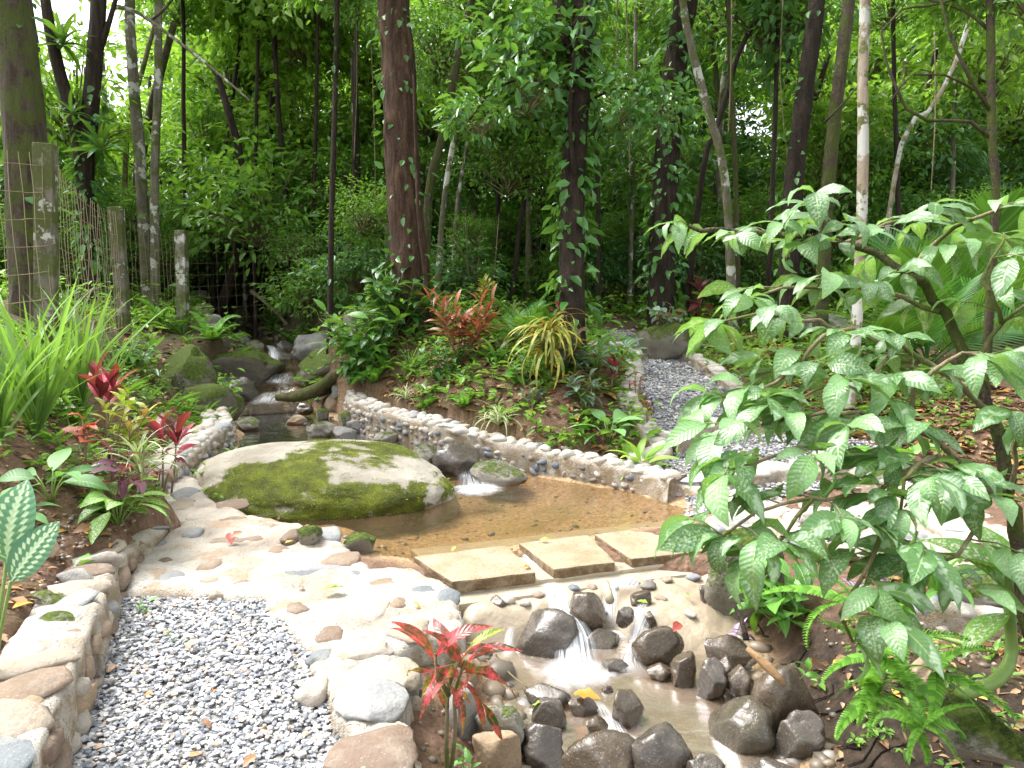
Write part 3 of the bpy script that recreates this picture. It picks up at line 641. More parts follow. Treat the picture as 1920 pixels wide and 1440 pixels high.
# platform and terraces of the far path
PL2 = pzl([(1318,965),(1322,990),(1430,998),(1560,1012),(1750,1045),(1920,1090),(2100,1000),(1900,960),(1700,930),(1560,925),(1430,935)], .05)
pr_ = kind(patch('garden_path', PL2, .045, M['mortar'], .03, .5, .06, .014), 'structure')
for x, y, w, h in [(1380,975,70,16),(1450,960,60,14),(1530,975,80,18),(1620,985,90,24),(1700,1000,90,24),(1400,1010,80,22),(1500,1020,70,20),(1600,1030,100,22),(1350,990,40,16),(1800,1030,100,24)]:
    d = dz(x, y, .05); c = pz(x, y, .05); sx = w / F * d / 2; put('stone', rocks('flag', 3, 7, .25, 7), (c.x, c.y, .03), (sx, sx * .8, .04), (0, 0, random.uniform(0, 3)), pr_)
TER = [([(1290,935),(1420,930),(1560,920),(1720,925),(1640,880),(1560,865),(1420,862),(1300,880)], .08),
       ([(1255,850),(1330,848),(1450,840),(1580,845),(1540,815),(1440,795),(1330,795),(1250,815)], .25),
       ([(1225,775),(1300,772),(1400,765),(1380,735),(1290,735),(1215,745)], .46),
       ([(1205,735),(1290,728),(1340,722),(1290,690),(1215,672),(1185,690)], .60),
       ([(1150,650),(1200,650),(1190,636),(1140,636)], .92)]
for i, (pl, z) in enumerate(TER):
    pw = pzl(pl, z); patch('terrace_fill', pw, lambda P: T(P) + .005, M['gravelbed'], .05, .06, .03, .004, pr_)
    g_ = gravel('gravel', pw, lambda P: T(P) + .02, .022, None, .55); tag(g_, ['fine grey gravel on the lowest terrace of the winding path', 'fine gravel on the second terrace behind the leafy shrub', 'fine gravel on the third terrace of the winding path', 'fine gravel in the path bend below the mossy round rock', 'fine gravel strip at the top of the path'][i], 'gravel')
def edging(label, line, thick=.22, cap=.15, rows=2, side=1, base=.3, cr=1, hh=.11):
    w = empty('stone_edging', (0, 0, 0), label, 'edging'); l = []
    for x, y, z in line: q = pz(x, y, z); l.append((q.x, q.y, gz(q.x, q.y) + hh))
    p = sweep('mortar', l, thick, side, M['mortar'], w, base, len(label)); lay_stones(p, thick, side, w, cap, rows, .075, .10, 'cobble', cr, capm='palecob')
    return w
edging('white mortared kerb climbing the inner bend of the path', [(1290,893,.12),(1238,868,.17),(1215,842,.25),(1262,815,.31),(1215,775,.43),(1195,740,.58),(1208,705,.68),(1190,680,.74)], .22, .16, 2, 1)
edging('low riser of mortared stone between first and second terraces', [(1640,868,.22),(1540,868,.22),(1420,862,.22),(1290,868,.22)], .26, .2, 2, 1)
edging('mortared riser between second and third terraces', [(1560,792,.41),(1430,782,.41),(1330,780,.41),(1240,790,.41)], .22, .18, 2, 1)
edging('mortared kerb running from the terraces toward the palm', [(1900,1010,.2),(1820,955,.2),(1740,905,.24),(1650,868,.28),(1570,845,.30)], .26, .2, 3, 1)
edging('pale stone kerb at the foot of the mossy round rock', [(1400,735,.62),(1340,705,.68),(1290,690,.70),(1235,680,.72)], .18, .14, 1, -1)
edging('pale stone step at the top of the path', [(1215,668,.86),(1160,662,.88),(1100,665,.88)], .25, .18, 1, 1)
edging('grey cobbled kerb beyond the top step', [(1195,640,1.02),(1165,635,1.04),(1130,640,1.04)], .25, .14, 1, 1)
edging('row of pale stones edging the soil beside the spotted plant', [(1905,1178,.06),(1840,1168,.06),(1760,1160,.06),(1720,1152,.06)], .14, .10, 1, -1, .2)

# ------------------------------------------------------------------ weir
weir = empty('weir', (0, 0, 0), 'concrete slab weir with two overflow slots at the pool edge', 'weir')
def prism(name, poly, z0, z1, m, parent, bev=.012, rough=.004):
    bm = bmesh.new(); a = [bm.verts.new((x, y, z1)) for x, y in poly]; f = bm.faces.new(a); r = bmesh.ops.extrude_face_region(bm, geom=[f])
    for q in r['geom']:
        if isinstance(q, bmesh.types.BMVert): q.co.z = z0
    bmesh.ops.recalc_face_normals(bm, faces=bm.faces[:])
    bmesh.ops.bevel(bm, geom=[e for e in bm.edges], offset=bev, segments=2, profile=.6, affect='EDGES')
    bmesh.ops.subdivide_edges(bm, edges=[e for e in bm.edges if e.calc_length() > .12], cuts=6, use_grid_fill=True)
    for q in bm.verts:
        q.co += Vector((noise.noise(q.co * 9), noise.noise(q.co * 9 + Vector((5, 0, 0))), .5 * noise.noise(q.co * 7))) * rough
    me = bpy.data.meshes.new(name); bm.to_mesh(me); bm.free(); return obj(name, me, parent, m)
zs = -.035
for pl in ([(775,1043),(947,1022),(1006,1072),(848,1091)], [(972,1018),(1103,1002),(1154,1053),(1038,1067)], [(1114,1001),(1312,980),(1345,1028),(1184,1048)]):
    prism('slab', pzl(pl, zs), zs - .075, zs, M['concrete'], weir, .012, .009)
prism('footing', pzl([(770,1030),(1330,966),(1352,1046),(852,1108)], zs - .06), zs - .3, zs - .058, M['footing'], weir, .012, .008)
prism('footing', pzl([(845,1090),(1330,1030),(1385,1062),(860,1131)], zs - .08), zs - .3, zs - .086, M['footing'], weir, .015, .01)
APR = pzl([(862,1128),(1000,1112),(1200,1088),(1360,1072),(1420,1140),(1410,1230),(1300,1240),(1215,1215),(1120,1210),(1000,1215),(940,1220),(885,1215)], -.15)
_b0 = pz(862, 1131, -.13); _b1 = pz(1380, 1064, -.13)
def apr_z(P): t = (_b0.y + (_b1.y - _b0.y) * (P[:, 0] - _b0.x) / (_b1.x - _b0.x)) - P[:, 1]; w = sst(P[:, 0], .55, .85); return -.125 - .05 * sst(t, .0, .3) - .18 * sst(t, .10 + .25 * w, .36 + .35 * w)
apron = patch('apron', APR, apr_z, M['apron'], .022, .3, .06, .014, weir)
for x, y, w in [(1010,1120,26),(985,1132,22),(1035,1118,26),(1075,1108,26),(1110,1105,24),(1145,1102,30),(1180,1095,26),(1215,1098,40),(1250,1090,30),(1130,1125,30),(1240,1115,26),(950,1128,30),(1300,1085,30),(1295,1135,26),(1340,1120,30),(1265,1180,28),(1330,1180,32),(1380,1170,30)]:
    c = pz(x, y, -.14); d = dz(x, y, -.14); put('stone', rocks('cobble', 2, 7, .2, 5), (c.x, c.y, float(apr_z(np.array([c[:2]]))[0])), (w / F * d / 2, w / F * d / 2 * .8, .022), (0, 0, random.uniform(0, 3)), weir)
c = at(1143, 1124, 3.92); v, f, u = tube([c + Vector((0, -.01, 0)), c + Vector((0, .2, .01))], .025, 12); mb = MB(); mb.add(v, f, u); mb.build('drain_pipe', M['footing'], weir)

# ------------------------------------------------------------------ falling water
def fall(pts, w0, w1, name='waterfall', den=(1, 1), n=7, arch=.0):
    P = smooth_path(pts, .03); v = []; f = []; uv = []; va = []
    Pa = np.array([(p.x, p.y) for p in P]); ins = (poly_sd(APR, Pa) > 0) & (Pa[:, 1] < 4.35); za = apr_z(Pa)
    for p, k, z_ in zip(P, ins, za):
        if k and p.z < z_ + .018: p.z = z_ + .018
    for i, p in enumerate(P):
        t = i / (len(P) - 1); w = w0 + (w1 - w0) * t
        for k in range(n):
            a = k / (n - 1) - .5; v.append((p.x + a * w, p.y - .02 * (1 - 4 * a * a), p.z + .012 * (1 - 4 * a * a))); uv.append((k / (n - 1), t)); va.append((den[0] + (den[1] - den[0]) * t) * min(1, .2 + 4 * t, .1 + 4 * (1 - t)))
        if i: b = i * n; f += [(b - n + k, b - n + k + 1, b + k + 1, b + k) for k in range(n - 1)]
    return kind(obj(name, mesh(name, v, f, True, uv, va), None, M['white']), 'structure')
def low(z): return z * .64 if z < -.14 else z
def A(x, y, z): return pz(x, y, low(z))
fall([A(985,1035,-.09), A(1012,1062,-.10), A(1024,1072,-.13), A(1028,1095,-.20), A(1034,1110,-.245)], .13, .17, den=(.9, 1.2))
fall([A(1034,1108,-.24), A(1045,1130,-.26), A(1060,1160,-.30), A(1075,1190,-.36), A(1080,1230,-.47), A(1085,1262,-.49)], .14, .30, den=(.9, .8))
fall([A(1125,1012,-.09), A(1158,1046,-.10), A(1168,1052,-.13), A(1172,1078,-.20)], .11, .14, den=(.8, 1.2))
fall([A(1172,1078,-.19), A(1190,1090,-.25), A(1175,1110,-.27), A(1160,1125,-.29)], .14, .3, den=(.8, .5))
fall([A(1145,1118,-.30), A(1145,1130,-.31), A(1143,1165,-.42), A(1140,1185,-.48)], .07, .16, den=(.9, .6))
fall([A(1205,1150,-.33), A(1200,1165,-.36), A(1196,1190,-.45), A(1190,1205,-.48)], .08, .13, den=(.9, .7))
fall([A(1225,1170,-.40), A(1200,1200,-.46), A(1180,1235,-.485), A(1195,1270,-.49)], .10, .2, den=(.6, .3))
fall([A(1120,1315,-.49), A(1140,1345,-.48), A(1155,1375,-.49), A(1170,1400,-.49)], .06, .16, den=(.5, .8))
fall([A(960,1175,-.32), A(955,1200,-.40), A(952,1235,-.49)], .06, .08, den=(.7, .5))
fall([at(505, 648, 12.9), at(512, 655, 12.6), at(514, 668, 12.35), at(512, 688, 12.2)], .16, .26, den=(.7, 1))
fall([at(530, 700, 11.9), at(525, 712, 11.6), at(520, 722, 11.4)], .4, .6, den=(.5, .4))
fall([A(515,735,.16), A(505,748,.12), A(495,760,.05)], .45, .6, den=(.4, .6))
fall([A(860,868,.0), A(880,880,-.04), A(890,900,-.07), A(900,925,-.072)], .22, .5, den=(.5, .3))
def foam(x, y, z, w, h):
    c = pz(x, y, z); d = dz(x, y, z); sx = w / F * d / 2; v = []; uv = []; f = []
    N = 16; v.append((c.x, c.y, z + .03)); uv.append((.5, .5))
    for r in (.5, 1.):
        for k in range(N):
            a = 2 * pi * k / N; v.append((c.x + sx * r * cos(a), c.y + sx * r * sin(a) * h, z + .006 + .02 * (1 - r))); uv.append((.5 + .5 * r * cos(a), .5 + .5 * r * sin(a)))
    f = [(0, 1 + k, 1 + (k + 1) % N) for k in range(N)] + [(1 + k, 1 + N + k, 1 + N + (k + 1) % N, 1 + (k + 1) % N) for k in range(N)]
    o = obj('foam', mesh('foam', v, f, True, uv), None, M['foam']); kind(o, 'stuff')
    return o
tag(foam(1080, 1265, ZL, 190, .8), 'white foam where the main fall meets the lower creek', 'foam')
tag(foam(1150, 1192, ZL, 90, .8), 'small patch of foam below the drain pipe', 'foam')
tag(foam(1165, 1395, ZL, 90, .8), 'streak of foam between the rocks near the big flat rock', 'foam')
tag(foam(892, 920, ZP, 120, 1.), 'pale foam streak between the mossy boulder and pool rocks', 'foam')

# ------------------------------------------------------------------ rocks
# the big mossy boulder in the pool
d0 = dz(600, 966, ZP)
bm = bmesh.new(); bmesh.ops.create_icosphere(bm, subdivisions=6, radius=1.0); moss = []
bm.verts.ensure_lookup_table()
for q in bm.verts:
    p = q.co.copy(); p.z = math.copysign(abs(p.z) ** .8, p.z)
    p *= 1 + .10 * noise.noise(p * 1.3 + Vector((4, 2, 9))) + .05 * noise.noise(p * 3.1)
    n1 = noise.noise(Vector((p.x * 2.2 + 3.3, p.y * 1.5, p.z * 2))) + .6 * noise.noise(Vector((p.x * 5.5, p.y * 4 + 7, p.z * 4))) + .35 * noise.noise(p * 13)
    front = max(0, -p.y) * .55 + (.18 if p.x > -.2 else -.05) - (.25 if p.x > .86 else 0) - (.35 if p.z < .12 else 0) + (.12 - abs(p.x - .1) * .25)
    mk = max(0., min(1., (n1 * .95 + front - .03) * 1.7)); moss.append(mk)
    p += q.co * (.016 * mk + .010 * mk * noise.noise(p * 42) + .012 * mk * noise.noise(p * 19))
    q.co = p
me = bpy.data.meshes.new('mossy_boulder'); bm.to_mesh(me); bm.free()
me.polygons.foreach_set('use_smooth', np.ones(len(me.polygons), bool)); a = me.attributes.new('moss', 'FLOAT', 'POINT'); a.data.foreach_set('value', np.array(moss))
o = obj('mossy_boulder', me, None, M['big']); w = 525 / F * (d0 + .5) / 2
c = at(600, 905, d0 + .72); o.location = (c.x, c.y, ZP + .01); o.scale = (w, .86, .37); o.rotation_euler = (RAD(4), RAD(3), RAD(-6))
tag(o, 'big low boulder with bright green moss lying in the pool', 'boulder')

nv = len(me.vertices); co = np.empty(nv * 3); me.vertices.foreach_get('co', co); co = co.reshape(-1, 3); no = np.empty(nv * 3); me.vertices.foreach_get('normal', no); no = no.reshape(-1, 3)
k = np.nonzero(np.array(moss) > .55)[0]; k = rng.choice(k, min(len(k), 16000)); Sx = np.array(o.scale); n = len(k); Bp = co[k] + rng.normal(0, .006, (n, 3)); Nn = no[k] / Sx; Nn /= np.linalg.norm(Nn, axis=1, keepdims=True)
Dv = (Nn + rng.normal(0, .45, (n, 3))); Hh = rng.uniform(.008, .018, (n, 1)); Sd = np.cross(Dv, rng.normal(0, 1, (n, 3))); Sd /= np.linalg.norm(Sd, axis=1, keepdims=True)
Vt = np.stack([Bp - Sd * .004 / Sx, Bp + Sd * .004 / Sx, Bp + Dv * Hh / Sx], 1).reshape(-1, 3)
kind(obj('moss', mesh('moss', Vt, np.arange(n * 3).reshape(-1, 3), False, var=np.repeat(rng.random(n), 3)), o, M['mosstuft']), 'stuff')

B = boulder
B((770,835,822,870),ZU,'halfmoss','pointed dark rock with moss at the boulder\'s far side', name='rock', yaw=.3)
B((805,832,902,892),ZP,'wetgrey','grey wet rock beside the narrow flow into the pool', .9)
B((880,866,990,908),ZP,'halfmoss','low rounded rock with a dark moss patch in the pool', .8)
B((772,788,834,834),ZU,'moss','green mossy rock against the retaining wall', .8)
B((640,1000,705,1045),ZP,'moss','dark mossy stone at the pool corner beside the mortar', .8, name='rock')
B((556,985,604,1020),.06,'moss','small mossy stone let into the mortar edge', .8, name='rock')
# upper stream and left bank
B((418,708,486,754),.10,'wetgrey','rounded dark wet boulder in the stream', .9, d=10.9)
B((330,718,450,800),.16,'moss','sloping mossy boulder above the white cobbled wall', 1.0, tilt=12, d=9.6)
B((275,648,420,770),.3,'moss','tall moss-topped boulder behind the red cordyline', .9, tilt=14, d=10.4)
B((385,655,525,720),.4,'moss','broad mossy slab sloping to the stream', .9, tilt=10, d=11.4)
B((395,695,480,745),.3,'halfmoss','half hidden mossy rock behind the dark wet boulder', .8, name='rock', d=11.3)
B((425,650,490,690),.5,'moss','smooth dark mossy boulder left of the little cascade', .8, d=12.4)
B((540,625,650,700),.5,'grey','big pale grey boulder right of the little cascade', .9, d=12.6, tilt=-10)
B((545,650,700,705),.4,'moss','mossy wedge boulder below the pale grey boulder', .8, d=11.6, tilt=-14)
B((510,660,548,690),.5,'wetgrey','wet dark stone splitting the cascade', .8, name='rock', d=12.4)
B((490,675,526,700),.45,'wet','wet brown stone at the cascade foot', .8, name='rock', d=12)
B((432,625,470,652),.8,'grey','blocky pale grey stone above the cascade', .8, name='rock', d=13.8)
B((455,638,495,668),.7,'halfmoss','tilted grey stone leaning into the cascade', .8, name='rock', d=13)
B((515,640,552,672),.7,'wetgrey','upright dark stone above the cascade', .8, name='rock', d=13.2)
B((360,570,402,596),1.1,'moss','round mossy boulder beside the upper stream', .9, d=19)
B((385,590,420,612),1.0,'grey','rounded grey boulder in the upper stream', .9, d=17)
B((375,605,412,632),.9,'halfmoss','round greenish boulder on the upper stream\'s left', .9, d=15.5)
B((400,632,440,660),.8,'moss','mossy cobble by the fern', .8, name='rock', d=13.5)
B((430,575,470,605),1.1,'moss','leaning mossy boulder in the upper stream', .9, d=19)
B((510,570,580,600),1.2,'moss','long mossy hump on the right upper bank', .9, d=17)
B((345,545,392,575),1.3,'wetgrey','dark rock under ferns by the farthest stream bend', .9, d=22)
B((640,570,725,640),.9,'moss','large mossy boulder under the leafy clump by the red-brown trunk', .9, d=11.2)
B((440,783,487,806),.04,'halfmoss','low grey-green rock in the upper pool', .8, name='rock')
B((360,780,440,830),.12,'moss','mossy boulder touching the white cobbled wall', .9, d=9)
B((330,762,400,800),.25,'moss','small moss mound under the sloping boulder', .9, name='rock', d=8.6)
# right side of the upper pool
B((538,778,577,795),.03,'tan','flat tan stone resting in shallow water', .8, name='rock')
B((575,790,635,820),.02,'halfmoss','low wet stone with moss in the upper pool', .8, name='rock')
B((632,770,672,802),.03,'moss','brown-green mossy stone near the wall\'s bend', .8, name='rock')
B((624,800,668,826),.02,'grey','pointed pale grey stone in the upper pool', .8, name='rock')
B((650,788,682,810),.03,'grey','grey stone tucked behind the pointed pale stone', .8, name='rock')
B((690,798,745,818),.02,'grey','long low grey stone beside the retaining wall', .8, name='rock')
B((700,810,748,832),.02,'halfmoss','flattish grey stone below the long low stone', .8, name='rock')
B((755,795,790,822),.02,'halfmoss','round grey stone left of the mossy wall rock', .8, name='rock')
B((610,738,645,770),.1,'tan','tan rock with dark underside near the root', .8, name='rock', d=9.9)
B((622,722,660,745),.2,'grey','greenish grey rock above the wall\'s bend', .8, name='rock', d=10.2)
B((590,765,616,785),.04,'moss','small round mossy rock near the root', .8, name='rock', d=9.6)
B((550,755,590,775),.04,'wet','wet brown rock under the root', .8, name='rock', d=9.8)
# lower creek
B((950,1140,1088,1228),ZL,'wetgrey','large glossy wet rock under the main fall', .8, rough=.18)
B((1064,1110,1136,1170),-.34,'wet','rounded brown boulder between the two falls', .9, rough=.16, cuts=5)
B((908,1120,952,1172),-.38,'wet','faceted wet brown rock near the mortar side', .8, name='rock')
B((920,1172,950,1196),-.44,'wet','small wet stone under the faceted rock', .8, name='rock')
B((1092,1178,1168,1216),ZL,'wetmoss','oval wet tan-brown rock at the foot of the falls', .8, rough=.18, cuts=6)
B((1182,1172,1282,1250),ZL,'wet','large oval brown boulder right of the falls', .8, rough=.16, cuts=5)
B((1128,1236,1178,1262),ZL,'wetgrey','small half-sunk wet stone in mid creek', .8, name='rock')
B((1212,1246,1264,1278),ZL,'wet','angular tan stone below the oval brown boulder', .8, name='rock', cuts=9)
B((1258,1225,1306,1290),ZL,'wet','upright brown stone right of the angular tan stone', .8)
B((1305,1240,1362,1316),ZL,'wetgrey','shiny upright dark stone on the creek\'s right', .8)
B((1338,1232,1384,1290),ZL,'wet','brown stone behind the shiny upright stone', .8, name='rock')
B((1364,1250,1416,1320),ZL,'wet','tall wet brown stone against the dark bank', .8)
B((1155,1140,1190,1172),-.34,'wetgrey','dark gap stone beside the drain pipe', .8, name='rock')
B((1320,1195,1410,1255),-.40,'wet','smooth wet brown ledge stone below the mortar apron', .8)
B((1182,1108,1222,1142),-.30,'wet','reddish wet stone set on the apron', .8, name='rock')
B((1198,1148,1232,1180),-.38,'wet','dark stone in the second small fall', .8, name='rock')
B((984,1288,1070,1330),ZL,'wetgrey','rough black rock under the orange leaf', .7, cuts=9, rough=.3)
B((996,1310,1062,1372),ZL,'wetgrey','round wet grey rock with a green leaf on it', .8, rough=.18, cuts=6)
B((1066,1310,1122,1345),ZL,'wet','wet tan rock right of the round grey rock', .8, name='rock')
B((1142,1290,1208,1364),ZL,'wet','broken angular rock with a tuft of dark moss', .8, cuts=10)
B((1096,1346,1144,1382),ZL,'wet','small craggy stone in mid creek rapids', .8, name='rock', cuts=9)
B((1046,1376,1230,1480),ZL,'wet','large flat brown boulder at the bottom edge', .8, rough=.2, cuts=7)
B((1172,1362,1300,1470),ZL,'wetgrey','glossy wet dome rock in the rapids', .8, rough=.16, cuts=5)
B((1330,1310,1466,1412),ZL,'wetmoss','big round wet boulder near the dark bank', .9, rough=.2, cuts=7)
B((1398,1240,1530,1360),-.42,'wet','long dark boulder under the bank', .8, rough=.15, cuts=4)
B((1452,1340,1550,1430),ZL,'wetgrey','black wet rock in the bank\'s shade', .8)
B((1280,1420,1360,1490),ZL,'wetgrey','shiny dark stone at the bottom edge', .8, name='rock')
B((1400,1420,1500,1500),ZL,'wetgrey','dark flat stone below the big round boulder', .8, name='rock')
B((1128,1285,1150,1300),ZL,'wet','half-drowned pebble beside the orange leaf', .8, name='rock')
# rocks left of the creek, by the red croton
B((820,1288,902,1400),-.36,'grey','split grey rock behind the red croton', .8, cuts=8)
B((895,1310,990,1410),-.40,'halfmoss','pale mortar-crusted rock with moss below the croton', .8, cuts=5)
B((975,1360,1066,1450),-.5,'wetgrey','craggy black rock at the creek\'s edge', .8, cuts=9, rough=.3)
B((885,1370,975,1470),-.42,'tan','pale crusted stone at the bottom beside black rock', .8)
B((722,1232,790,1300),-.05,'grey','smooth blue-grey stone at the mortar\'s edge', .8)
B((845,1225,905,1290),-.30,'tan','brown stained stone under the mortar edge', .8)
B((740,1300,800,1360),-.14,'mortar','lump of pale mortar by the croton\'s soil', .9, name='rock')
# banks
B((1195,605,1305,672),.8,'moss','round mossy rock crowned with a dark trailing plant', .9, d=9.6)
B((1322,990,1480,1140),-.22,'moss','mossy stump-like rock at the weir\'s end', .7, cuts=3)
B((1310,1095,1350,1135),-.3,'wet','dark stone wedged under the mossy stump-like rock', .8, name='rock')
B((1760,1070,1910,1150),.04,'halfmoss','large pale grey boulder behind the spotted plant', .8)
B((1000,650,1050,668),.9,'tan','flat brown stone on the planted bank', .8, name='rock', d=9.4)
B((950,618,1010,648),1.,'tan','long weathered stone under the arching fern', .8, name='rock', d=10.2)
B((870,700,900,718),.6,'wet','dark stone under the rust-red croton', .8, name='rock', d=8.9)
B((72,1005,112,1045),.30,'tan','small angular tan stone on the soil', .8, name='rock', cuts=9)
B((135,655,190,700),.9,'moss','mossy lump behind the strap-leaf grass', .8, name='rock', d=7.6)
B((1100,780,1180,830),.25,'moss','mossy log-like rock on the planted bank', .8, name='rock', d=7.9)
B((1700,1230,1760,1290),-.05,'tan','soil-brown stone beside the leaning green stem', .8, name='rock')
B((1500,590,1640,660),.9,'grey','flat grey rock behind the shrub and pale trunk', .7, d=11)
B((1660,610,1740,660),.9,'moss','dark mossy rock beneath the fan palm', .7, d=10.4)
# uncounted small cobbles in the stream bed
bv, bf = ico_base(); V = []; Fc = []; VA = []
def pebbles(pts, size, zoff=0.):
    for x, y, z in pts:
        s = size * random.lognormvariate(0, .4); o = len(V); sc3 = (s * random.uniform(.8, 1.4), s * random.uniform(.7, 1.1), s * random.uniform(.45, .8)); a = random.uniform(0, 6.3)
        for q in bv:
            k = 1 + random.uniform(-.15, .15); X, Y = q[0] * sc3[0] * k, q[1] * sc3[1] * k; V.append((x + X * cos(a) - Y * sin(a), y + X * sin(a) + Y * cos(a), z + q[2] * sc3[2] * k + zoff))
        r = random.random(); VA.extend([r] * len(bv)); Fc.extend([tuple(int(i) + o for i in t) for t in bf])
pp = []
for i in range(900):
    q = random.choice(sp) ; x, y = q.x + random.gauss(0, .38), q.y + random.gauss(0, .15); pp.append((x, y))
zz = T(pp); pebbles([(x, y, z + .02) for (x, y), z in zip(pp, zz)], .06)
pp = [(a, b) for a, b in (np.array(LOWER).min(0) + rng.random((1200, 2)) * (np.array(LOWER).max(0) - np.array(LOWER).min(0)))]
pp = [p for p, s in zip(pp, poly_sd(LOWER, np.array(pp))) if s > -.05]; zz = T(pp); pebbles([(x, y, z) for (x, y), z in zip(pp, zz)], .034)
pp = [(a, b) for a, b in (np.array(POOL).min(0) + rng.random((700, 2)) * (np.array(POOL).max(0) - np.array(POOL).min(0)))]
pp = [p for p, s in zip(pp, poly_sd(POOL, np.array(pp))) if s > 0]; zz = T(pp); pebbles([(x, y, z) for (x, y), z in zip(pp, zz)], .014)
pp = [(a, b) for a, b in (np.array(UPOOL).min(0) + rng.random((160, 2)) * (np.array(UPOOL).max(0) - np.array(UPOOL).min(0)))]
pp = [p for p, s in zip(pp, poly_sd(UPOOL, np.array(pp))) if s > -.1]; zz = T(pp); pebbles([(x, y, z) for (x, y), z in zip(pp, zz)], .03)
pp = []
for x, y in [(1780,1200),(1700,1220),(1850,1180),(120,1040),(60,1080),(250,960),(180,1000),(900,1420)]:
    h = hit(x, y); pp += [(h.x + random.gauss(0, .2), h.y + random.gauss(0, .15)) for _ in range(70)]
zz = T(pp); pebbles([(x, y, z) for (x, y), z in zip(pp, zz)], .013)
g = G('stream_pebble'); n_ = g.noise(40, 4, .6, g.geo()); c_ = g.ramp(g.attr('var'), [(0, (.07, .06, .045)), (.3, (.16, .13, .095)), (.6, (.27, .20, .13)), (.85, (.36, .31, .25)), (1, (.2, .2, .2))]); M['pebble'] = g.end(g.bsdf(g.mix(g.math('MULTIPLY', n_, .5), c_, (.1, .085, .06)), .45))
o = obj('pebbles', mesh('pebbles', V, Fc, True, var=VA), None, M['pebble']); kind(o, 'stuff'); tag(o, 'brown pebbles strewn over the stream bed and banks', 'pebbles')
# ------------------------------------------------------------------ leaves and plants
def leaf_mesh(name, m, w=.35, n=6, droop=.5, fold=.25, pk=.45, wave=0.0, twist=0.0, sharp=1.0, seed=0, petiole=0.0):
    """unit-length blade along +Y, face up +Z"""
    v = []; uv = []; f = []; y = z = 0.; r = random.Random(seed)
    e = math.log(.5) / math.log(pk)
    if petiole: y = petiole
    for i in range(n + 1):
        t = i / n; wd_ = w * .5 * max(.0, sin(pi * min(1, max(0, t)) ** e)) ** sharp if 0 < t < 1 else w * .02
        if i: a = -droop * ((i - .5) / n) * 2 * .6 + droop * .25; y += cos(a) / n; z += sin(a) / n
        tw = twist * t * 2 * pi; wv = wave * wd_ * sin(t * 22 + seed)
        for k, sx in enumerate((-1, 0, 1)):
            X = sx * wd_; Zz = abs(sx) * (fold * wd_ + wv * sx)
            v.append((X * cos(tw), y, z + Zz + X * sin(tw))); uv.append((.5 + .5 * sx, t))
        if i: b = i * 3; f += [(b - 3, b - 2, b + 1, b), (b - 2, b - 1, b + 2, b + 1)]
    me = mesh(name, v, f, True, uv); me.materials.append(m); return me
def frond_mesh(name, m, n=22, L=.3, w=.06, droop=.9, ang=55, prof='palm', hang=.3, seg=2):
    """unit-length pinnate frond along +Y"""
    mb = MB(); r = random.Random(n * 7 + len(name)); P = []; y = z = 0; N = n + 2
    for i in range(N + 1):
        a = .35 * droop - droop * 1.3 * (i / N); P.append(Vector((0, y, z))); y += cos(a) / N; z += sin(a) / N
    v, f, u = tube(P, [.008 * (1 - .8 * i / N) for i in range(N + 1)], 4); mb.add(v, f, u, .3)
    for i in range(1, N + 1):
        t = i / N
        if prof == 'palm' and t < .18: continue
        l = L * (sin(pi * (.12 + .86 * t)) ** .7 if prof == 'palm' else (1 - t) ** .6 * min(1, .35 + 3 * t)) + .015
        for s in (-1, 1):
            a = RAD(ang * (1 - .45 * t)) * s; q = P[i]; va = r.random(); d = Vector((sin(a), cos(a), 0)); sd = Vector((d.y, -d.x, 0)); vs = []
            for k in range(seg + 1):
                u_ = k / seg; c = q + d * l * u_ + Vector((0, 0, .10 * l * u_ - hang * l * u_ * u_)); ww = w * L * (1 - u_) ** .6 * (.6 + .8 * min(1, u_ * 2)) if k < seg else .0004
                if prof != 'palm': ww = w * L * (1 - .75 * u_)
                vs += [c - sd * ww, c + sd * ww + Vector((0, 0, .15 * ww))]
            mb.add(vs, [(2 * k, 2 * k + 1, 2 * k + 3, 2 * k + 2) for k in range(seg)], None, va)
    me = mesh(name, mb.v, mb.f, True, mb.uv, mb.var); me.materials.append(m); return me
LM = {}
def leaves(key, mk, k=3, **kw):
    if key not in LM: LM[key] = [leaf_mesh('leaf_' + key, M[mk], seed=i * 3 + 1, **{q: (x * (1 + .25 * (i - 1)) if q in ('droop', 'fold') else x) for q, x in kw.items()}) for i in range(k)]
    return LM[key]
leaves('green', 'l_green', w=.42, droop=.8, fold=.22); leaves('pale', 'l_pale', w=.46, droop=.7, fold=.2); leaves('dark', 'l_dark', w=.40, droop=.9, fold=.2)
leaves('lime', 'l_lime', w=.20, droop=1.0, fold=.35, n=8, pk=.55); leaves('grass', 'l_grass', w=.027, droop=.7, fold=.5, n=9, pk=.35, sharp=.7); leaves('strap', 'l_green', w=.10, droop=1.2, fold=.4, n=9, pk=.5, sharp=.7)
leaves('dieff', 'l_dieff', w=.42, droop=.9, fold=.2, n=7); leaves('spider', 'l_spider', w=.035, droop=2.0, fold=.3, n=10, pk=.3, sharp=.6); leaves('weep', 'l_yellow', w=.05, droop=2.4, fold=.3, n=9, pk=.4, sharp=.6)
leaves('cord', 'l_cord', w=.24, droop=.7, fold=.35, n=7, pk=.5); leaves('maroon', 'l_maroon', w=.24, droop=1.0, fold=.3, n=7, pk=.5)
leaves('purple', 'l_purple', w=.30, droop=1.2, fold=.15, n=9, wave=.35, pk=.55); leaves('croton', 'l_croton', w=.16, droop=1.3, fold=.3, n=12, twist=.55, pk=.5, wave=.2)
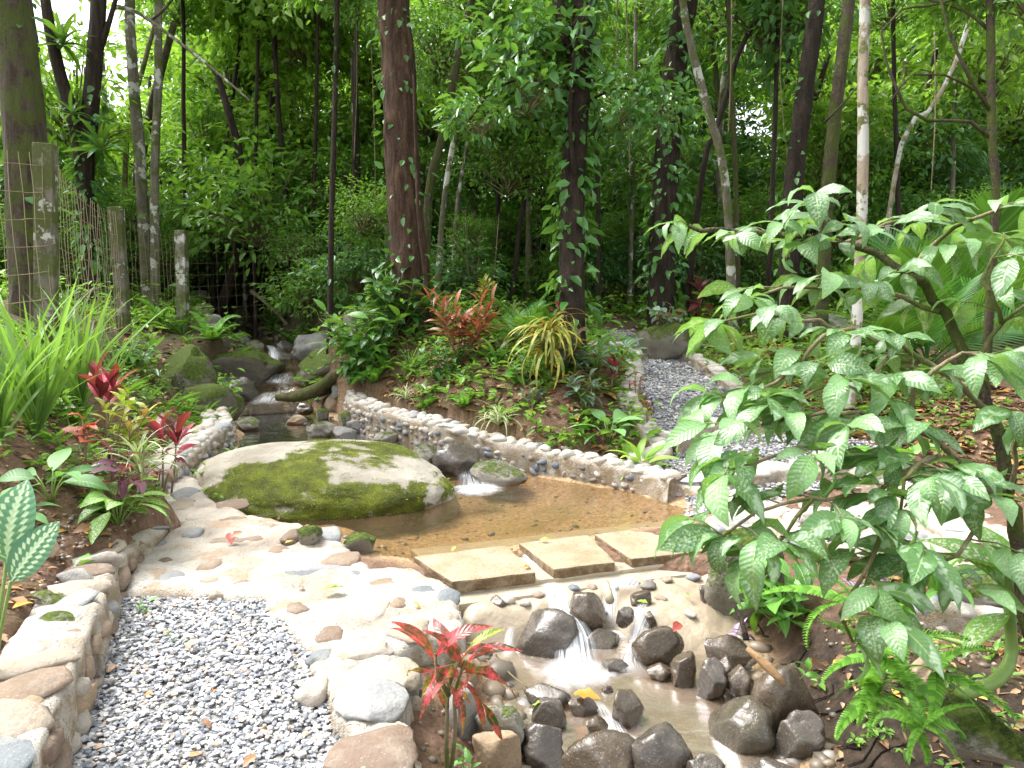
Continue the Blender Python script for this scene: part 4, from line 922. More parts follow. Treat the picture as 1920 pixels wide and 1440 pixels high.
leaves('crostraight', 'l_croton', w=.20, droop=1.0, fold=.3, n=9, pk=.5); leaves('crogreen', 'l_crogreen', w=.30, droop=.7, fold=.25, pk=.6); leaves('crored', 'l_crored', w=.20, droop=.8, fold=.3, pk=.55); leaves('yellow', 'l_yellow', w=.28, droop=.7, fold=.25, pk=.6)
leaves('copper', 'l_copper', w=.45, droop=1.0, fold=.2, wave=.3); leaves('cala', 'l_cala', w=.60, droop=.5, fold=.12, n=9, sharp=.75); leaves('silver', 'l_silver', w=.5, droop=.9, fold=.2)
leaves('trad', 'l_trad', w=.36, droop=.6, fold=.35); leaves('shrub', 'l_shrub', k=6, w=.40, droop=1.1, fold=.20, n=8, wave=.12, pk=.48); leaves('vine', 'l_green', w=.55, droop=.8, fold=.2, pk=.4)
leaves('nest', 'l_dark', w=.14, droop=.9, fold=.25, n=7, sharp=.6); leaves('drystrip', 'l_dry', w=.3, droop=1.4, fold=.3, wave=.5, n=7)
LM['fern'] = [frond_mesh('fern_frond', M['l_fern'], 26, .16, .20, d, 70, 'fern', .15) for d in (.7, 1.1, 1.5)]
LM['palm'] = [frond_mesh('palm_frond', M['l_palm'], 26, .34, .04, d, 58, 'palm', .35, 3) for d in (.6, .9, 1.3)]
LM['fanpalm'] = [frond_mesh('palm_frond', M['l_palm'], 34, .36, .03, d, 62, 'palm', .25, 3) for d in (.7, 1.0)]
LM['feather'] = [frond_mesh('fern_frond', M['l_fern'], 18, .30, .16, d, 60, 'fern', .3) for d in (.8, 1.2)]
def leaf(par, key, loc, az, pitch, size, roll=0., width=1., name='leaf'):
    o = obj(name, random.choice(LM[key]) if isinstance(key, str) else key, par); o.location = loc; o.rotation_mode = 'YXZ'; o.rotation_euler = (pitch, roll, -az); o.scale = (size * width, size, size); return o
def rosette(name, label, cat, loc, key, n, size, pitch=(20, 75), h=.0, group=None, lname='leaf', az=(0, 360), pet=None, jit=.3, size_j=.25):
    """leaves springing from one crown; az is measured from +Y clockwise"""
    r = empty(name, loc, label, cat, group)
    for i in range(n):
        t = (i + .5) / n; a = RAD(az[0] + (az[1] - az[0]) * ((i * .618034) % 1) + random.gauss(0, 8)); p = RAD(pitch[0] + (pitch[1] - pitch[0]) * t + random.gauss(0, 5)); s = size * random.uniform(1 - size_j, 1 + size_j)
        base = Vector((0, 0, h * random.uniform(.5, 1)))
        if pet:
            q = Vector((sin(a) * cos(p), cos(a) * cos(p), sin(p))) * pet * random.uniform(.7, 1.2) + Vector((0, 0, pet * .5)); mb = MB(); v, f, u = tube([Vector((0, 0, -.02)), q * .55 + Vector((0, 0, pet * .12)), q], [size * .022, size * .017, size * .012], 5); mb.add(v, f, u); mb.build('stalk', M['stem_green'], r); base = q; p -= .6
        leaf(r, key, base, a, p, s, random.gauss(0, jit), random.uniform(.85, 1.15), lname)
    return r
def cane(name, label, cat, loc, key, stems, size, group=None, stem='stem_brown', topn=9, spread=.25, start=.35, pitch=(0, 60), r0=.008, spacing=None, lean=None):
    """upright canes with leaves spiralling up them; stems = [(dx, dy, height)]"""
    r = empty(name, loc, label, cat, group)
    for dx, dy, h in stems:
        b = Vector((random.gauss(0, .02), random.gauss(0, .02), -.03)); t_ = Vector((dx, dy, h)); mid = b.lerp(t_, .5) + Vector((random.gauss(0, .04 * h), random.gauss(0, .04 * h), .05 * h))
        P = smooth_path([b, mid, t_], max(.02, h / 8)); mb = MB(); v, f, u = tube(P, [r0 * (1 - .55 * i / len(P)) for i in range(len(P))], 6); mb.add(v, f, u); mb.build('stem', M[stem], r)
        for i in range(topn):
            t = start + (1 - start) * (i + .6) / topn; k = min(len(P) - 1, int(t * (len(P) - 1) + .5)); a = i * 2.39996 + random.gauss(0, .3); p = RAD(pitch[0] + (pitch[1] - pitch[0]) * t ** 2 + random.gauss(0, 10))
            leaf(r, key if isinstance(key, str) else random.choice(key), P[k], a, p, size * random.uniform(.7, 1.2), random.gauss(0, .35), random.uniform(.85, 1.15))
    return r
def ground(px, py): return hit(px, py)
def gd(px, d):
    """point on the ground at picture column px and camera depth d"""
    p = at(px, 720, d); return Vector((p.x, p.y, gz(p.x, p.y)))
def S(px, d): return px / F * d      # size in metres of a picture length at a depth

def near(px, py, d): p = at(px, py, d); return Vector((p.x, p.y, gz(p.x, p.y)))
# --- bank beside the gravel (left)
h = gd(75, 5.2)
for k, (px, d, n, sz, lab) in enumerate([(60, 4.9, 66, .98, 'tall clump of strap-leaved grass in front of the fence post'), (150, 5.8, 44, .9, 'upright strap-leaved grass clump beside the first fence post'), (-10, 4.5, 40, .75, 'arching strap-leaved grass at the edge of the bank'), (215, 7.6, 10, .7, 'thin strap-leaved grass by the second fence post')]):
    rosette('grass_clump', lab, 'grass clump', gd(px, d), 'grass', n, sz, (58, 89), group=None, jit=.8)
q = gd(195, 5.3)
cane('cordyline_plant', 'cordyline with upright bright pink-red leaves by the grass', 'plant', q, ['cord', 'cord', 'maroon'], [(-.05, 0, .52), (.03, .05, .50)], .30, topn=8, start=.75, pitch=(10, 75), r0=.011)
q = gd(225, 4.95)
cane('croton_shrub', 'green and yellow croton bush in front of the cordyline', 'shrub', q, ['crogreen', 'crogreen', 'crogreen', 'yellow'], [(-.12, .02, .50), (.05, -.05, .55), (.16, .05, .50), (.0, .1, .58), (.1, -.1, .40)], .15, topn=11, start=.5, pitch=(-5, 65))
q = gd(300, 5.6)
cane('cordyline_plant', 'narrow red-purple cordyline with spreading leaves near the mossy boulder', 'plant', q, ['maroon', 'cord', 'maroon'], [(.0, .0, .52), (.08, .05, .48)], .30, topn=8, start=.75, pitch=(-5, 70), r0=.010)
q = gd(150, 4.55)
cane('copperleaf_plant', 'copper-red broad-leaved plant with a dried stalk', 'plant', q, 'copper', [(.0, .0, .42), (.05, -.03, .36)], .15, topn=5, start=.7, pitch=(-20, 45))
q = gd(80, 4.15); rosette('broadleaf_plant', 'pale green broad-leaved plant on the soil bank', 'plant', q, 'pale', 9, .24, (15, 60), pet=.13)
q = gd(20, 3.9); rosette('seedling', 'lobed green seedling below the pale broad-leaved plant', 'plant', q, 'pale', 10, .13, (5, 50), pet=.06)
q = gd(178, 4.55); cane('seedling', 'yellow-green leafy sprig near the copper-red plant', 'plant', q, 'lime', [(0, 0, .20), (.05, .03, .14)], .14, topn=10, start=.4, stem='stem_green')
q = gd(170, 4.3); rosette('fern_plant', 'dark little fern beneath the yellow-green sprig', 'fern', q, 'feather', 9, .2, (5, 50), lname='frond')
q = gd(252, 4.75); rosette('spider_plant', 'drooping cream-striped grassy plant under the croton bush', 'plant', q, 'spider', 46, .42, (35, 88), h=.22)
q = hit(212, 958); cane('purple_plant', 'bronze-purple plant with glossy wavy leaves beside the wall', 'plant', q, 'purple', [(-.02, .06, .34), (.14, -.03, .22), (.06, .0, .25)], .24, topn=5, start=.6, pitch=(-30, 45))
q = hit(222, 985); rosette('spotted_plant', 'white-spotted light green leafy plant at the wall\'s top', 'plant', q, 'dieff', 18, .21, (0, 65), pet=.13)
q = pz(298, 925, .15); r_ = cane('purple_plant', 'dark bronze plant with hanging ribbed leaves over the mortar', 'plant', q, ['purple', 'drystrip'], [(.06, -.08, .20), (.12, .04, .26)], .22, topn=3, start=.8, pitch=(-50, 20))
q = gd(125, 3.7); cane('seedling', 'slender green seedling with narrow leaves by the tan stone', 'plant', q, 'green', [(0, 0, .24), (.06, .03, .17)], .14, topn=7, start=.3, stem='stem_green', pitch=(-10, 50))
q = near(-30, 1120, 2.6); r_ = empty('calathea_plant', q, 'big feather-patterned dark green leaf at the picture\'s edge', 'plant')
for (px, py, d, a, p, s, ro) in [(12, 1055, 2.55, 8, 76, .30, .15), (20, 1090, 2.5, 60, 55, .24, .8), (-60, 1080, 2.6, -40, 60, .32, .2)]:
    b_ = at(px, py, d) - q; leaf(r_, 'cala', b_, RAD(a), RAD(p), s, ro); mb = MB(); v, f, u = tube([Vector((0, 0, -.03)), b_ * .5, b_], .006, 5); mb.add(v, f, u); mb.build('stalk', M['stem_green'], r_)
q = gd(60, 3.05); rosette('seedling', 'small bright green seedling under the feather-patterned leaf', 'plant', q, 'lime', 9, .10, (0, 50), pet=.03)
q = gd(40, 2.85); r_ = rosette('dry_leaf_plant', 'brown curled withered leaf standing on the soil', 'dead leaf', q, 'drystrip', 2, .20, (30, 60))
q = ground(265, 1160); q.z = .0; cane('seedling', 'tiny green seedling growing in the gravel', 'plant', q, 'green', [(0, 0, .05), (.03, .02, .04)], .055, topn=4, start=.4, stem='stem_green', r0=.002)
q = ground(318, 1215); q.z = .0; cane('seedling', 'smallest sprout in the middle of the gravel', 'plant', q, 'green', [(0, 0, .03)], .03, topn=4, start=.4, stem='stem_green', r0=.002)
# --- red croton by the creek
q = ground(838, 1425); d_ = 3.2
q = pz(838, 1425, -.11); q.z = gz(q.x, q.y)
r_ = empty('croton_plant', q, 'red and black croton with twisted leaves at the creek\'s edge', 'plant')
for pts in ([(0, 0, -.03), (.0, .0, .16), (.01, .01, .33), (.05, .0, .44)], [(.01, .01, -.03), (.03, .02, .15), (.03, .02, .30), (.07, .03, .42)], [(.01, .01, .29), (-.03, 0, .38), (-.04, 0, .46)]):
    P = smooth_path(pts, .04); mb = MB(); v, f, u = tube(P, [.010 * (1 - .5 * i / len(P)) for i in range(len(P))], 6, .2); mb.add(v, f, u); mb.build('stem', M['bark_twig'], r_)
    tp = P[-1]
    for i in range(8):
        a = i * 2.4 + random.gauss(0, .3); leaf(r_, 'croton' if i < 5 else 'crostraight', tp - Vector((0, 0, .02 * (8 - i) * .6)), a, RAD(-38 + 14 * i + random.gauss(0, 8)), random.uniform(.17, .27), random.gauss(0, .4), 1.1)
leaf(r_, 'crogreen', (.06, .0, .44), RAD(65), RAD(40), .2, .2, .7)
q = pz(868, 1425, -.13); q.z = gz(q.x, q.y); cane('seedling', 'small green sprout at the croton\'s foot', 'plant', q, 'green', [(0, 0, .10), (.03, 0, .06)], .06, topn=6, start=.3, stem='stem_green', r0=.003)
# --- middle bank
def at_ground(px, py): return hit(px, py)
def midplant(px, py, fn, *a, **k): return fn(a[0], a[1], a[2], hit(px, py), *a[3:], **k)
midplant(745, 635, cane, 'leafy_shrub', 'dense dark green leafy shrub at the foot of the red-brown trunk', 'shrub', 'dark', [(random.uniform(-.65, .65), random.uniform(-.5, .3), random.uniform(.35, .9)) for _ in range(26)], .27, topn=9, start=.3, stem='stem_green', pitch=(-20, 45))
midplant(690, 690, cane, 'leafy_shrub', 'green leafy clump hanging over the dark bank by the stream', 'shrub', ['green', 'dark'], [(random.uniform(-.6, .5), random.uniform(-.4, .3), random.uniform(.25, .7)) for _ in range(20)], .25, topn=8, start=.3, stem='stem_green', pitch=(-25, 40))
midplant(645, 660, rosette, 'strapleaf_plant', 'fountain of strap leaves over the mossy wedge boulder', 'plant', 'strap', 18, .55, (15, 75))
midplant(770, 700, rosette, 'strapleaf_plant', 'dark grassy tuft on the bank below the leafy shrub', 'plant', 'grass', 26, .45, (20, 80))
midplant(700, 740, rosette, 'fern_plant', 'fern tuft behind the retaining wall\'s bend', 'fern', 'fern', 9, .38, (10, 60), lname='frond')
midplant(400, 640, rosette, 'fern_plant', 'bright fern beside the upper stream boulders', 'fern', 'fern', 12, .55, (10, 60), lname='frond')
midplant(300, 620, rosette, 'fern_plant', 'fern growing behind the moss-topped boulder', 'fern', 'fern', 10, .6, (10, 60), lname='frond')
midplant(862, 690, cane, 'croton_shrub', 'rust-red croton bush on the planted bank', 'shrub', 'crored', [(random.uniform(-.42, .42), random.uniform(-.3, .2), random.uniform(.4, .8)) for _ in range(14)], .27, topn=12, start=.5, pitch=(-5, 70))
midplant(905, 595, cane, 'croton_shrub', 'yellow croton behind the rust-red croton', 'shrub', ['yellow', 'crogreen'], [(random.uniform(-.25, .25), random.uniform(-.2, .2), random.uniform(.35, .6)) for _ in range(6)], .20, topn=9, start=.5)
midplant(975, 650, rosette, 'arching_fern', 'arching glossy fern fronds in the middle of the bank', 'fern', 'palm', 11, .75, (20, 70), lname='frond')
midplant(930, 690, rosette, 'bromeliad_plant', 'broad dark rosette under the arching fern', 'plant', 'strap', 11, .5, (15, 65), size_j=.15)
midplant(960, 600, rosette, 'strapleaf_plant', 'pale grassy tuft behind the arching fern', 'plant', 'spider', 26, .5, (30, 85))
midplant(1030, 720, rosette, 'weeping_croton', 'weeping yellow narrow-leaved croton beside the dark trunk', 'plant', 'weep', 110, .55, (-25, 65), h=.62)
midplant(1050, 640, rosette, 'palm_seedling', 'small feathery palm in front of the dark trunk', 'palm', 'palm', 7, .5, (15, 65), lname='frond')
midplant(935, 800, rosette, 'spider_plant', 'white-striped spider plant behind the retaining wall', 'plant', 'spider', 48, .38, (20, 85))
midplant(762, 755, rosette, 'spider_plant', 'small pale spider plant near the wall\'s bend', 'plant', 'spider', 30, .28, (20, 85))
midplant(800, 772, rosette, 'broadleaf_plant', 'small broad-leaved plant at the top of the wall', 'plant', 'green', 7, .24, (10, 60))
midplant(1065, 625, cane, 'cordyline_plant', 'pink cordyline half hidden by the feathery palm', 'plant', 'cord', [(-.1, 0, .35)], .28, topn=8, start=.6)
midplant(1120, 705, rosette, 'calathea_plant', 'calathea with pale-feathered dark leaves near the dark trunk', 'plant', 'cala', 13, .30, (15, 75), pet=.16)
midplant(1165, 690, rosette, 'calathea_plant', 'calathea with upright patterned leaves at the path kerb', 'plant', 'cala', 8, .26, (30, 80), pet=.16)
midplant(1150, 740, cane, 'cordyline_plant', 'brown-maroon cordyline tuft between calathea and wall', 'plant', 'maroon', [(0, 0, .28)], .24, topn=13, start=.55, pitch=(0, 80))
midplant(1190, 760, cane, 'croton_shrub', 'small red-leaved croton beside the path kerb', 'shrub', 'crostraight', [(0, 0, .30), (.06, .05, .26), (-.05, .05, .22)], .10, topn=10, start=.6)
midplant(1205, 815, cane, 'croton_shrub', 'spindly red-tipped croton above the bright rosette', 'shrub', 'crostraight', [(0, 0, .34), (.05, .05, .28)], .09, topn=8, start=.75)
midplant(1140, 835, rosette, 'broadleaf_plant', 'fresh green broad-leaved plant behind the retaining wall', 'plant', 'pale', 10, .26, (15, 75), pet=.14)
midplant(1200, 885, rosette, 'birdnest_plant', 'bright lime rosette on the end of the retaining wall', 'plant', 'lime', 16, .38, (10, 75), size_j=.3)
midplant(1000, 760, cane, 'seedling', 'low silvery seedling on the leaf litter', 'plant', 'silver', [(0, 0, .15), (.1, .05, .12), (-.1, 0, .1)], .13, topn=6, start=.3, stem='stem_green')
midplant(1250, 640, cane, 'trailing_plant', 'dark trailing plant on top of the round mossy rock', 'plant', 'silver', [(random.uniform(-.3, .3), random.uniform(-.3, .1), random.uniform(.10, .3)) for _ in range(9)], .15, topn=6, start=.3, stem='stem_green', pitch=(-40, 30))
for o in [x for x in COL.objects if x.name.startswith('trailing_plant')]: o.location = at(1250, 612, 9.8)
midplant(1310, 620, cane, 'cordyline_plant', 'dark crimson cordyline standing by the far path', 'plant', ['maroon', 'maroon', 'cord'], [(0, 0, .75), (.06, .1, .6)], .36, topn=14, start=.35, pitch=(-10, 75))
midplant(1368, 690, cane, 'croton_shrub', 'yellow and green croton by the far terrace', 'shrub', ['yellow', 'crogreen'], [(0, 0, .35), (.1, .05, .3), (-.1, 0, .25)], .2, topn=8, start=.5)
midplant(1450, 690, rosette, 'spider_plant', 'large yellow-striped grassy plant behind the shrub', 'plant', 'weep', 46, .5, (10, 85), h=.1)
midplant(1540, 745, cane, 'croton_shrub', 'yellow and red croton at the pale trunk\'s foot', 'shrub', ['yellow', 'crored'], [(0, 0, .2), (.05, .0, .15)], .18, topn=8, start=.4)
midplant(1240, 545, cane, 'croton_shrub', 'orange-yellow croton below the vine-covered trunk', 'shrub', ['yellow', 'crored'], [(random.uniform(-.3, .3), 0, random.uniform(.5, .8)) for _ in range(5)], .26, topn=8, start=.5)
midplant(1150, 580, cane, 'croton_shrub', 'small green and gold croton beyond the dark trunk', 'shrub', ['crogreen', 'yellow'], [(random.uniform(-.3, .3), 0, random.uniform(.3, .5)) for _ in range(4)], .2, topn=8, start=.4)
midplant(1545, 560, cane, 'croton_shrub', 'orange croton behind the pale trunk', 'shrub', ['crored', 'yellow'], [(random.uniform(-.3, .3), 0, random.uniform(.4, .7)) for _ in range(5)], .22, topn=8, start=.4)
for px, py, n, s, lab in [(1000, 560, 14, 2.1, 'large feather palm between the two big trunks'), (1740, 690, 12, 1.5, 'spreading fan of dark palm fronds behind the shrub'), (1850, 640, 12, 1.9, 'palm with long drooping fronds beyond the fan palm'), (1330, 545, 9, 1.6, 'young palm in the shade beyond the vine-covered trunk')]:
    midplant(px, py, rosette, 'palm_plant', lab, 'palm', 'fanpalm', n, s, (20, 80), lname='frond')
midplant(1690, 560, rosette, 'strapleaf_plant', 'tall upright strap-leaved clump behind the pale trunk', 'plant', 'strap', 26, 1.3, (45, 88))
midplant(1480, 640, rosette, 'strapleaf_plant', 'wide strap-leaved plant behind the shrub\'s branches', 'plant', 'strap', 14, .7, (20, 75))
midplant(668, 712, cane, 'leafy_herb', 'dark trailing leaves over the earth bank by the root', 'plant', ['dark', 'green'], [(random.uniform(-.35, .35), random.uniform(-.35, .0), random.uniform(.1, .4)) for _ in range(14)], .20, topn=7, start=.2, stem='stem_green', pitch=(-50, 35))
midplant(835, 725, cane, 'leafy_herb', 'dark leafy herb below the rust-red croton', 'plant', 'dark', [(random.uniform(-.3, .3), random.uniform(-.2, .2), random.uniform(.2, .4)) for _ in range(9)], .19, topn=7, start=.3, stem='stem_green', pitch=(-20, 45))
midplant(985, 715, cane, 'leafy_herb', 'green leafy herb left of the weeping yellow croton', 'plant', 'green', [(random.uniform(-.25, .25), random.uniform(-.2, .2), random.uniform(.15, .35)) for _ in range(7)], .18, topn=7, start=.3, stem='stem_green', pitch=(-20, 45))
midplant(1100, 765, cane, 'leafy_herb', 'silvery leafy herb right of the weeping yellow croton', 'plant', 'silver', [(random.uniform(-.2, .2), random.uniform(-.15, .15), random.uniform(.15, .3)) for _ in range(7)], .16, topn=7, start=.3, stem='stem_green', pitch=(-20, 45))
midplant(870, 770, rosette, 'fern_plant', 'little fern on the soil above the retaining wall', 'fern', 'fern', 9, .3, (10, 60), lname='frond')
midplant(720, 705, rosette, 'fern_plant', 'drooping fern on the dark bank under the leafy shrub', 'fern', 'fern', 10, .45, (-10, 55), lname='frond')
midplant(1060, 700, cane, 'leafy_herb', 'dark broad-leaved herb around the foot of the black trunk', 'plant', ['dark', 'silver'], [(random.uniform(-.35, .3), random.uniform(-.35, -.1), random.uniform(.2, .45)) for _ in range(9)], .20, topn=7, start=.3, stem='stem_green', pitch=(-20, 45))
midplant(1420, 620, cane, 'leafy_herb', 'tall dark herb in the shade beyond the far terraces', 'plant', 'dark', [(random.uniform(-.5, .5), random.uniform(-.3, .3), random.uniform(.3, .7)) for _ in range(10)], .25, topn=8, start=.3, stem='stem_green', pitch=(-20, 45))
midplant(1640, 700, cane, 'leafy_herb', 'dark leafy herb behind the foot of the pale trunk', 'plant', 'dark', [(random.uniform(-.4, .4), random.uniform(-.3, .3), random.uniform(.25, .55)) for _ in range(9)], .22, topn=8, start=.3, stem='stem_green', pitch=(-20, 45))
midplant(250, 700, cane, 'leafy_herb', 'low green herb between the mossy boulder and the fence', 'plant', 'green', [(random.uniform(-.4, .4), random.uniform(-.3, .3), random.uniform(.15, .35)) for _ in range(9)], .16, topn=7, start=.3, stem='stem_green', pitch=(-20, 45))
midplant(120, 800, cane, 'leafy_herb', 'spotted leafy herb between the grass and the copper-red plant', 'plant', 'dieff', [(random.uniform(-.2, .2), random.uniform(-.15, .15), random.uniform(.12, .3)) for _ in range(6)], .15, topn=5, start=.4, stem='stem_green', pitch=(-10, 55))
# --- right bank near the camera
q = pz(1470, 1130, -.05); q.z = gz(q.x, q.y)
cane('leafy_clump', 'lush clump of plain green leaves on the dark bank above the creek', 'plant', q, 'green', [(-.16, -.04, .20), (-.05, -.1, .18), (.03, .02, .26), (.1, -.06, .22), (-.1, .06, .28), (.17, .02, .24), (.02, -.14, .12), (-.2, .04, .14)], .20, topn=6, start=.45, stem='stem_green', pitch=(-25, 45), r0=.005)
q = pz(1640, 1130, -.02); q.z = gz(q.x, q.y)
cane('striped_plant', 'purple and silver striped creeping plant behind the green clump', 'plant', q, 'trad', [(random.uniform(-.22, .22), random.uniform(-.12, .15), random.uniform(.06, .22)) for _ in range(14)], .075, topn=6, start=.2, stem='stem_green', r0=.003)
q = pz(1395, 1190, -.14); cane('striped_plant', 'little purple striped sprig hanging by the creek', 'plant', q, 'trad', [(-.02, -.03, .05), (-.05, -.02, .02)], .07, topn=4, start=.3, stem='stem_green', r0=.003)
q = pz(1755, 1150, .0); q.z = gz(q.x, q.y)
rosette('strapleaf_plant', 'green clump with thick upright stems beside the soil', 'plant', q, 'strap', 13, .48, (45, 85), size_j=.2)
# leaning spotted dumbcane
r_ = empty('spotted_cane_plant', near(1870, 1310, 2.35), 'spotted light green plant on a thick ringed stem', 'plant'); q0 = r_.location
P = smooth_path([at(1800, 1305, 2.25) - q0, at(1870, 1275, 2.3) - q0, at(1895, 1230, 2.35) - q0, at(1893, 1150, 2.35) - q0, at(1890, 1080, 2.35) - q0], .03)
mb = MB(); v, f, u = tube(P, [.022 * (1 + .10 * (i % 2)) * (1 - .35 * i / len(P)) for i in range(len(P))], 9); mb.add(v, f, u); mb.build('stem', M['stem_green'], r_)
for i, (a, p, s) in enumerate([(-75, 20, .30), (-50, 45, .32), (10, 55, .26), (60, 30, .3), (120, 20, .28), (-110, -15, .24), (175, 25, .24), (-20, 75, .26)]):
    leaf(r_, 'dieff', P[-1 - i % 3 * 2], RAD(a), RAD(p), s, random.gauss(0, .3), 1.05)
for px, py, d, n, s, az, lab in [(1650, 1235, 2.35, 7, .26, (130, 290), 'bright fern hanging down the dark bank'), (1755, 1262, 2.2, 6, .24, (120, 260), 'fern with drooping fronds beside the mossy timber'), (1650, 1300, 2.3, 6, .22, (170, 300), 'lower fern with yellowing tips over the bank'), (1730, 1360, 2.05, 9, .17, (0, 360), 'tiny lobed fern under the mossy timber'), (1600, 1130, 2.75, 7, .28, (150, 330), 'fern behind the shrub leaves at the bank\'s top'), (1690, 1130, 2.9, 6, .28, (200, 340), 'fern against the clump with upright stems')]:
    q = at(px, py, d); rosette('fern_plant', lab, 'fern', q, 'fern', n, s, (-35, 55), lname='frond', az=az)
q = pz(1660, 905, .12); q.z = gz(q.x, q.y); rosette('fern_plant', 'pale sword fern behind the shrub at the terrace edge', 'fern', q, 'fern', 8, .6, (30, 85), lname='frond')
q = pz(1570, 1230, -.2); cane('seedling', 'four-leaved sprout on the dark bank face', 'plant', at(1505, 1255, 2.75), 'green', [(0, -.05, .02)], .06, topn=5, start=.5, stem='stem_green', r0=.002)
# mossy timber and sticks
def bar(name, pts, r, m, label, cat, sides=7, rough=.25, flat=1.):
    P = smooth_path(pts, .04); o = Vector(P[0]); mb = MB(); v, f, u = tube([p - o for p in P], [r * (1 - .3 * i / len(P)) for i in range(len(P))] if not hasattr(r, '__len__') else [np.interp(i / (len(P) - 1), np.linspace(0, 1, len(r)), r) for i in range(len(P))], sides, rough, len(label)); mb.add(v, f, u)
    x = mb.build(name, m); x.location = o; return tag(x, label, cat)
def plate(name, C, th, m, label, cat):
    C = [Vector(c) for c in C]; n = (C[1] - C[0]).cross(C[3] - C[0]).normalized(); o0 = C[0]; bm = bmesh.new()
    f_ = bm.faces.new([bm.verts.new(c - o0) for c in C]); r = bmesh.ops.extrude_face_region(bm, geom=[f_])
    for q in r['geom']:
        if isinstance(q, bmesh.types.BMVert): q.co -= n * th
    bmesh.ops.recalc_face_normals(bm, faces=bm.faces[:]); bmesh.ops.subdivide_edges(bm, edges=bm.edges[:], cuts=9, use_grid_fill=True)
    for q in bm.verts: q.co += Vector((noise.noise(q.co * 14), noise.noise(q.co * 14 + Vector((9, 0, 0))), noise.noise(q.co * 11 + Vector((0, 7, 0))))) * .014
    me = bpy.data.meshes.new(name); bm.to_mesh(me); bm.free(); me.polygons.foreach_set('use_smooth', np.ones(len(me.polygons), bool)); x = obj(name, me, None, m); x.location = o0; return tag(x, label, cat)
plate('mossy_timber', [at(1738, 1292, 2.3), at(1762, 1395, 2.1), at(1925, 1432, 1.9), at(1925, 1392, 1.95), at(1805, 1288, 2.3)], .035, M['moss'], 'flat mossy timber leaning over the bank', 'timber')
bar('broken_branch', [at(1400, 1215, 2.95), at(1440, 1250, 2.9), at(1472, 1285, 2.85)], [.010, .022, .012], M['wood'], 'splintered dry branch on the dark bank', 'branch')
bar('twig', [at(1400, 1200, 3.), at(1390, 1160, 3.05), at(1375, 1130, 3.1)], .012, M['bark_dark'], 'dark twig beside the splintered branch', 'twig')
bar('green_stalk', [at(1755, 1192, 3.3), at(1800, 1205, 3.2), at(1842, 1220, 3.1)], .012, M['stem_green'], 'cut green stalk lying on the soil', 'stalk')
bar('twig', [pz(930, 1228, -.28), pz(955, 1262, -.28), pz(990, 1290, -.30)], .005, M['bark_twig'], 'bare twig standing out of the lower creek', 'twig')
bar('tree_root', [at(520, 745, 10.3), at(560, 742, 10.1), at(600, 728, 10.0), at(630, 704, 9.9), at(665, 700, 10.1), at(720, 690, 10.3)], [.05, .09, .10, .08, .07, .06], M['root'], 'thick mossy root bending over the stream', 'root', 9)
bar('tree_root', [at(595, 738, 10.2), at(640, 722, 10.1), at(690, 715, 10.2), at(720, 705, 10.4)], [.06, .10, .09, .08], M['root'], 'brown root beneath the mossy bending root', 'root', 9)
for x0, y0, x1, y1, d, lab in [(1230, 650, 1400, 655, 10.5, 'thin fallen pole behind the mossy round rock'), (470, 545, 540, 610, 15, 'bare fallen branch on the upper bank'), (150, 560, 190, 540, 8.5, 'dead stick leaning behind the fence'), (1360, 640, 1500, 625, 11, 'fallen log beyond the far terraces')]:
    bar('fallen_branch', [at(x0, y0, d), at((x0 + x1) / 2, (y0 + y1) / 2 - 4, d), at(x1, y1, d)], S(8, d) / 2, M['bark_twig'], lab, 'branch')
# loose fallen leaves
FLM = {}
def fallen(px, py, z, size, col, label, d=None, tilt=0.3):
    k = tuple(col)
    if k not in FLM: FLM[k] = leaf_mesh('fallen_leaf', m_leaf('fallen_leaf_%d' % len(FLM), col, rib=tuple(x * .6 for x in col), trans=.12, vary=.15), w=.5, droop=.5, fold=.25, wave=.25, seed=len(FLM))
    o = obj('fallen_leaf', FLM[k]); o.location = (pz(px, py, z) if d is None else at(px, py, d)); o.location.z += .012; o.rotation_euler = (random.gauss(0, tilt), random.gauss(0, tilt), random.uniform(0, 6.3)); o.scale = (size,) * 3; return tag(o, label, 'leaf')
OR = (.62, .22, .02); BR = (.30, .15, .07); TN = (.46, .27, .14); YE = (.60, .42, .06); GR = (.25, .42, .05); RD = (.34, .07, .05)
fallen(1075, 1305, -.25, .14, OR, 'bright orange leaf on the black rock in the creek', tilt=.15).rotation_euler = (.25, .1, 4.2)
fallen(1018, 1322, -.22, .09, GR, 'green leaf lying on the round wet grey rock')
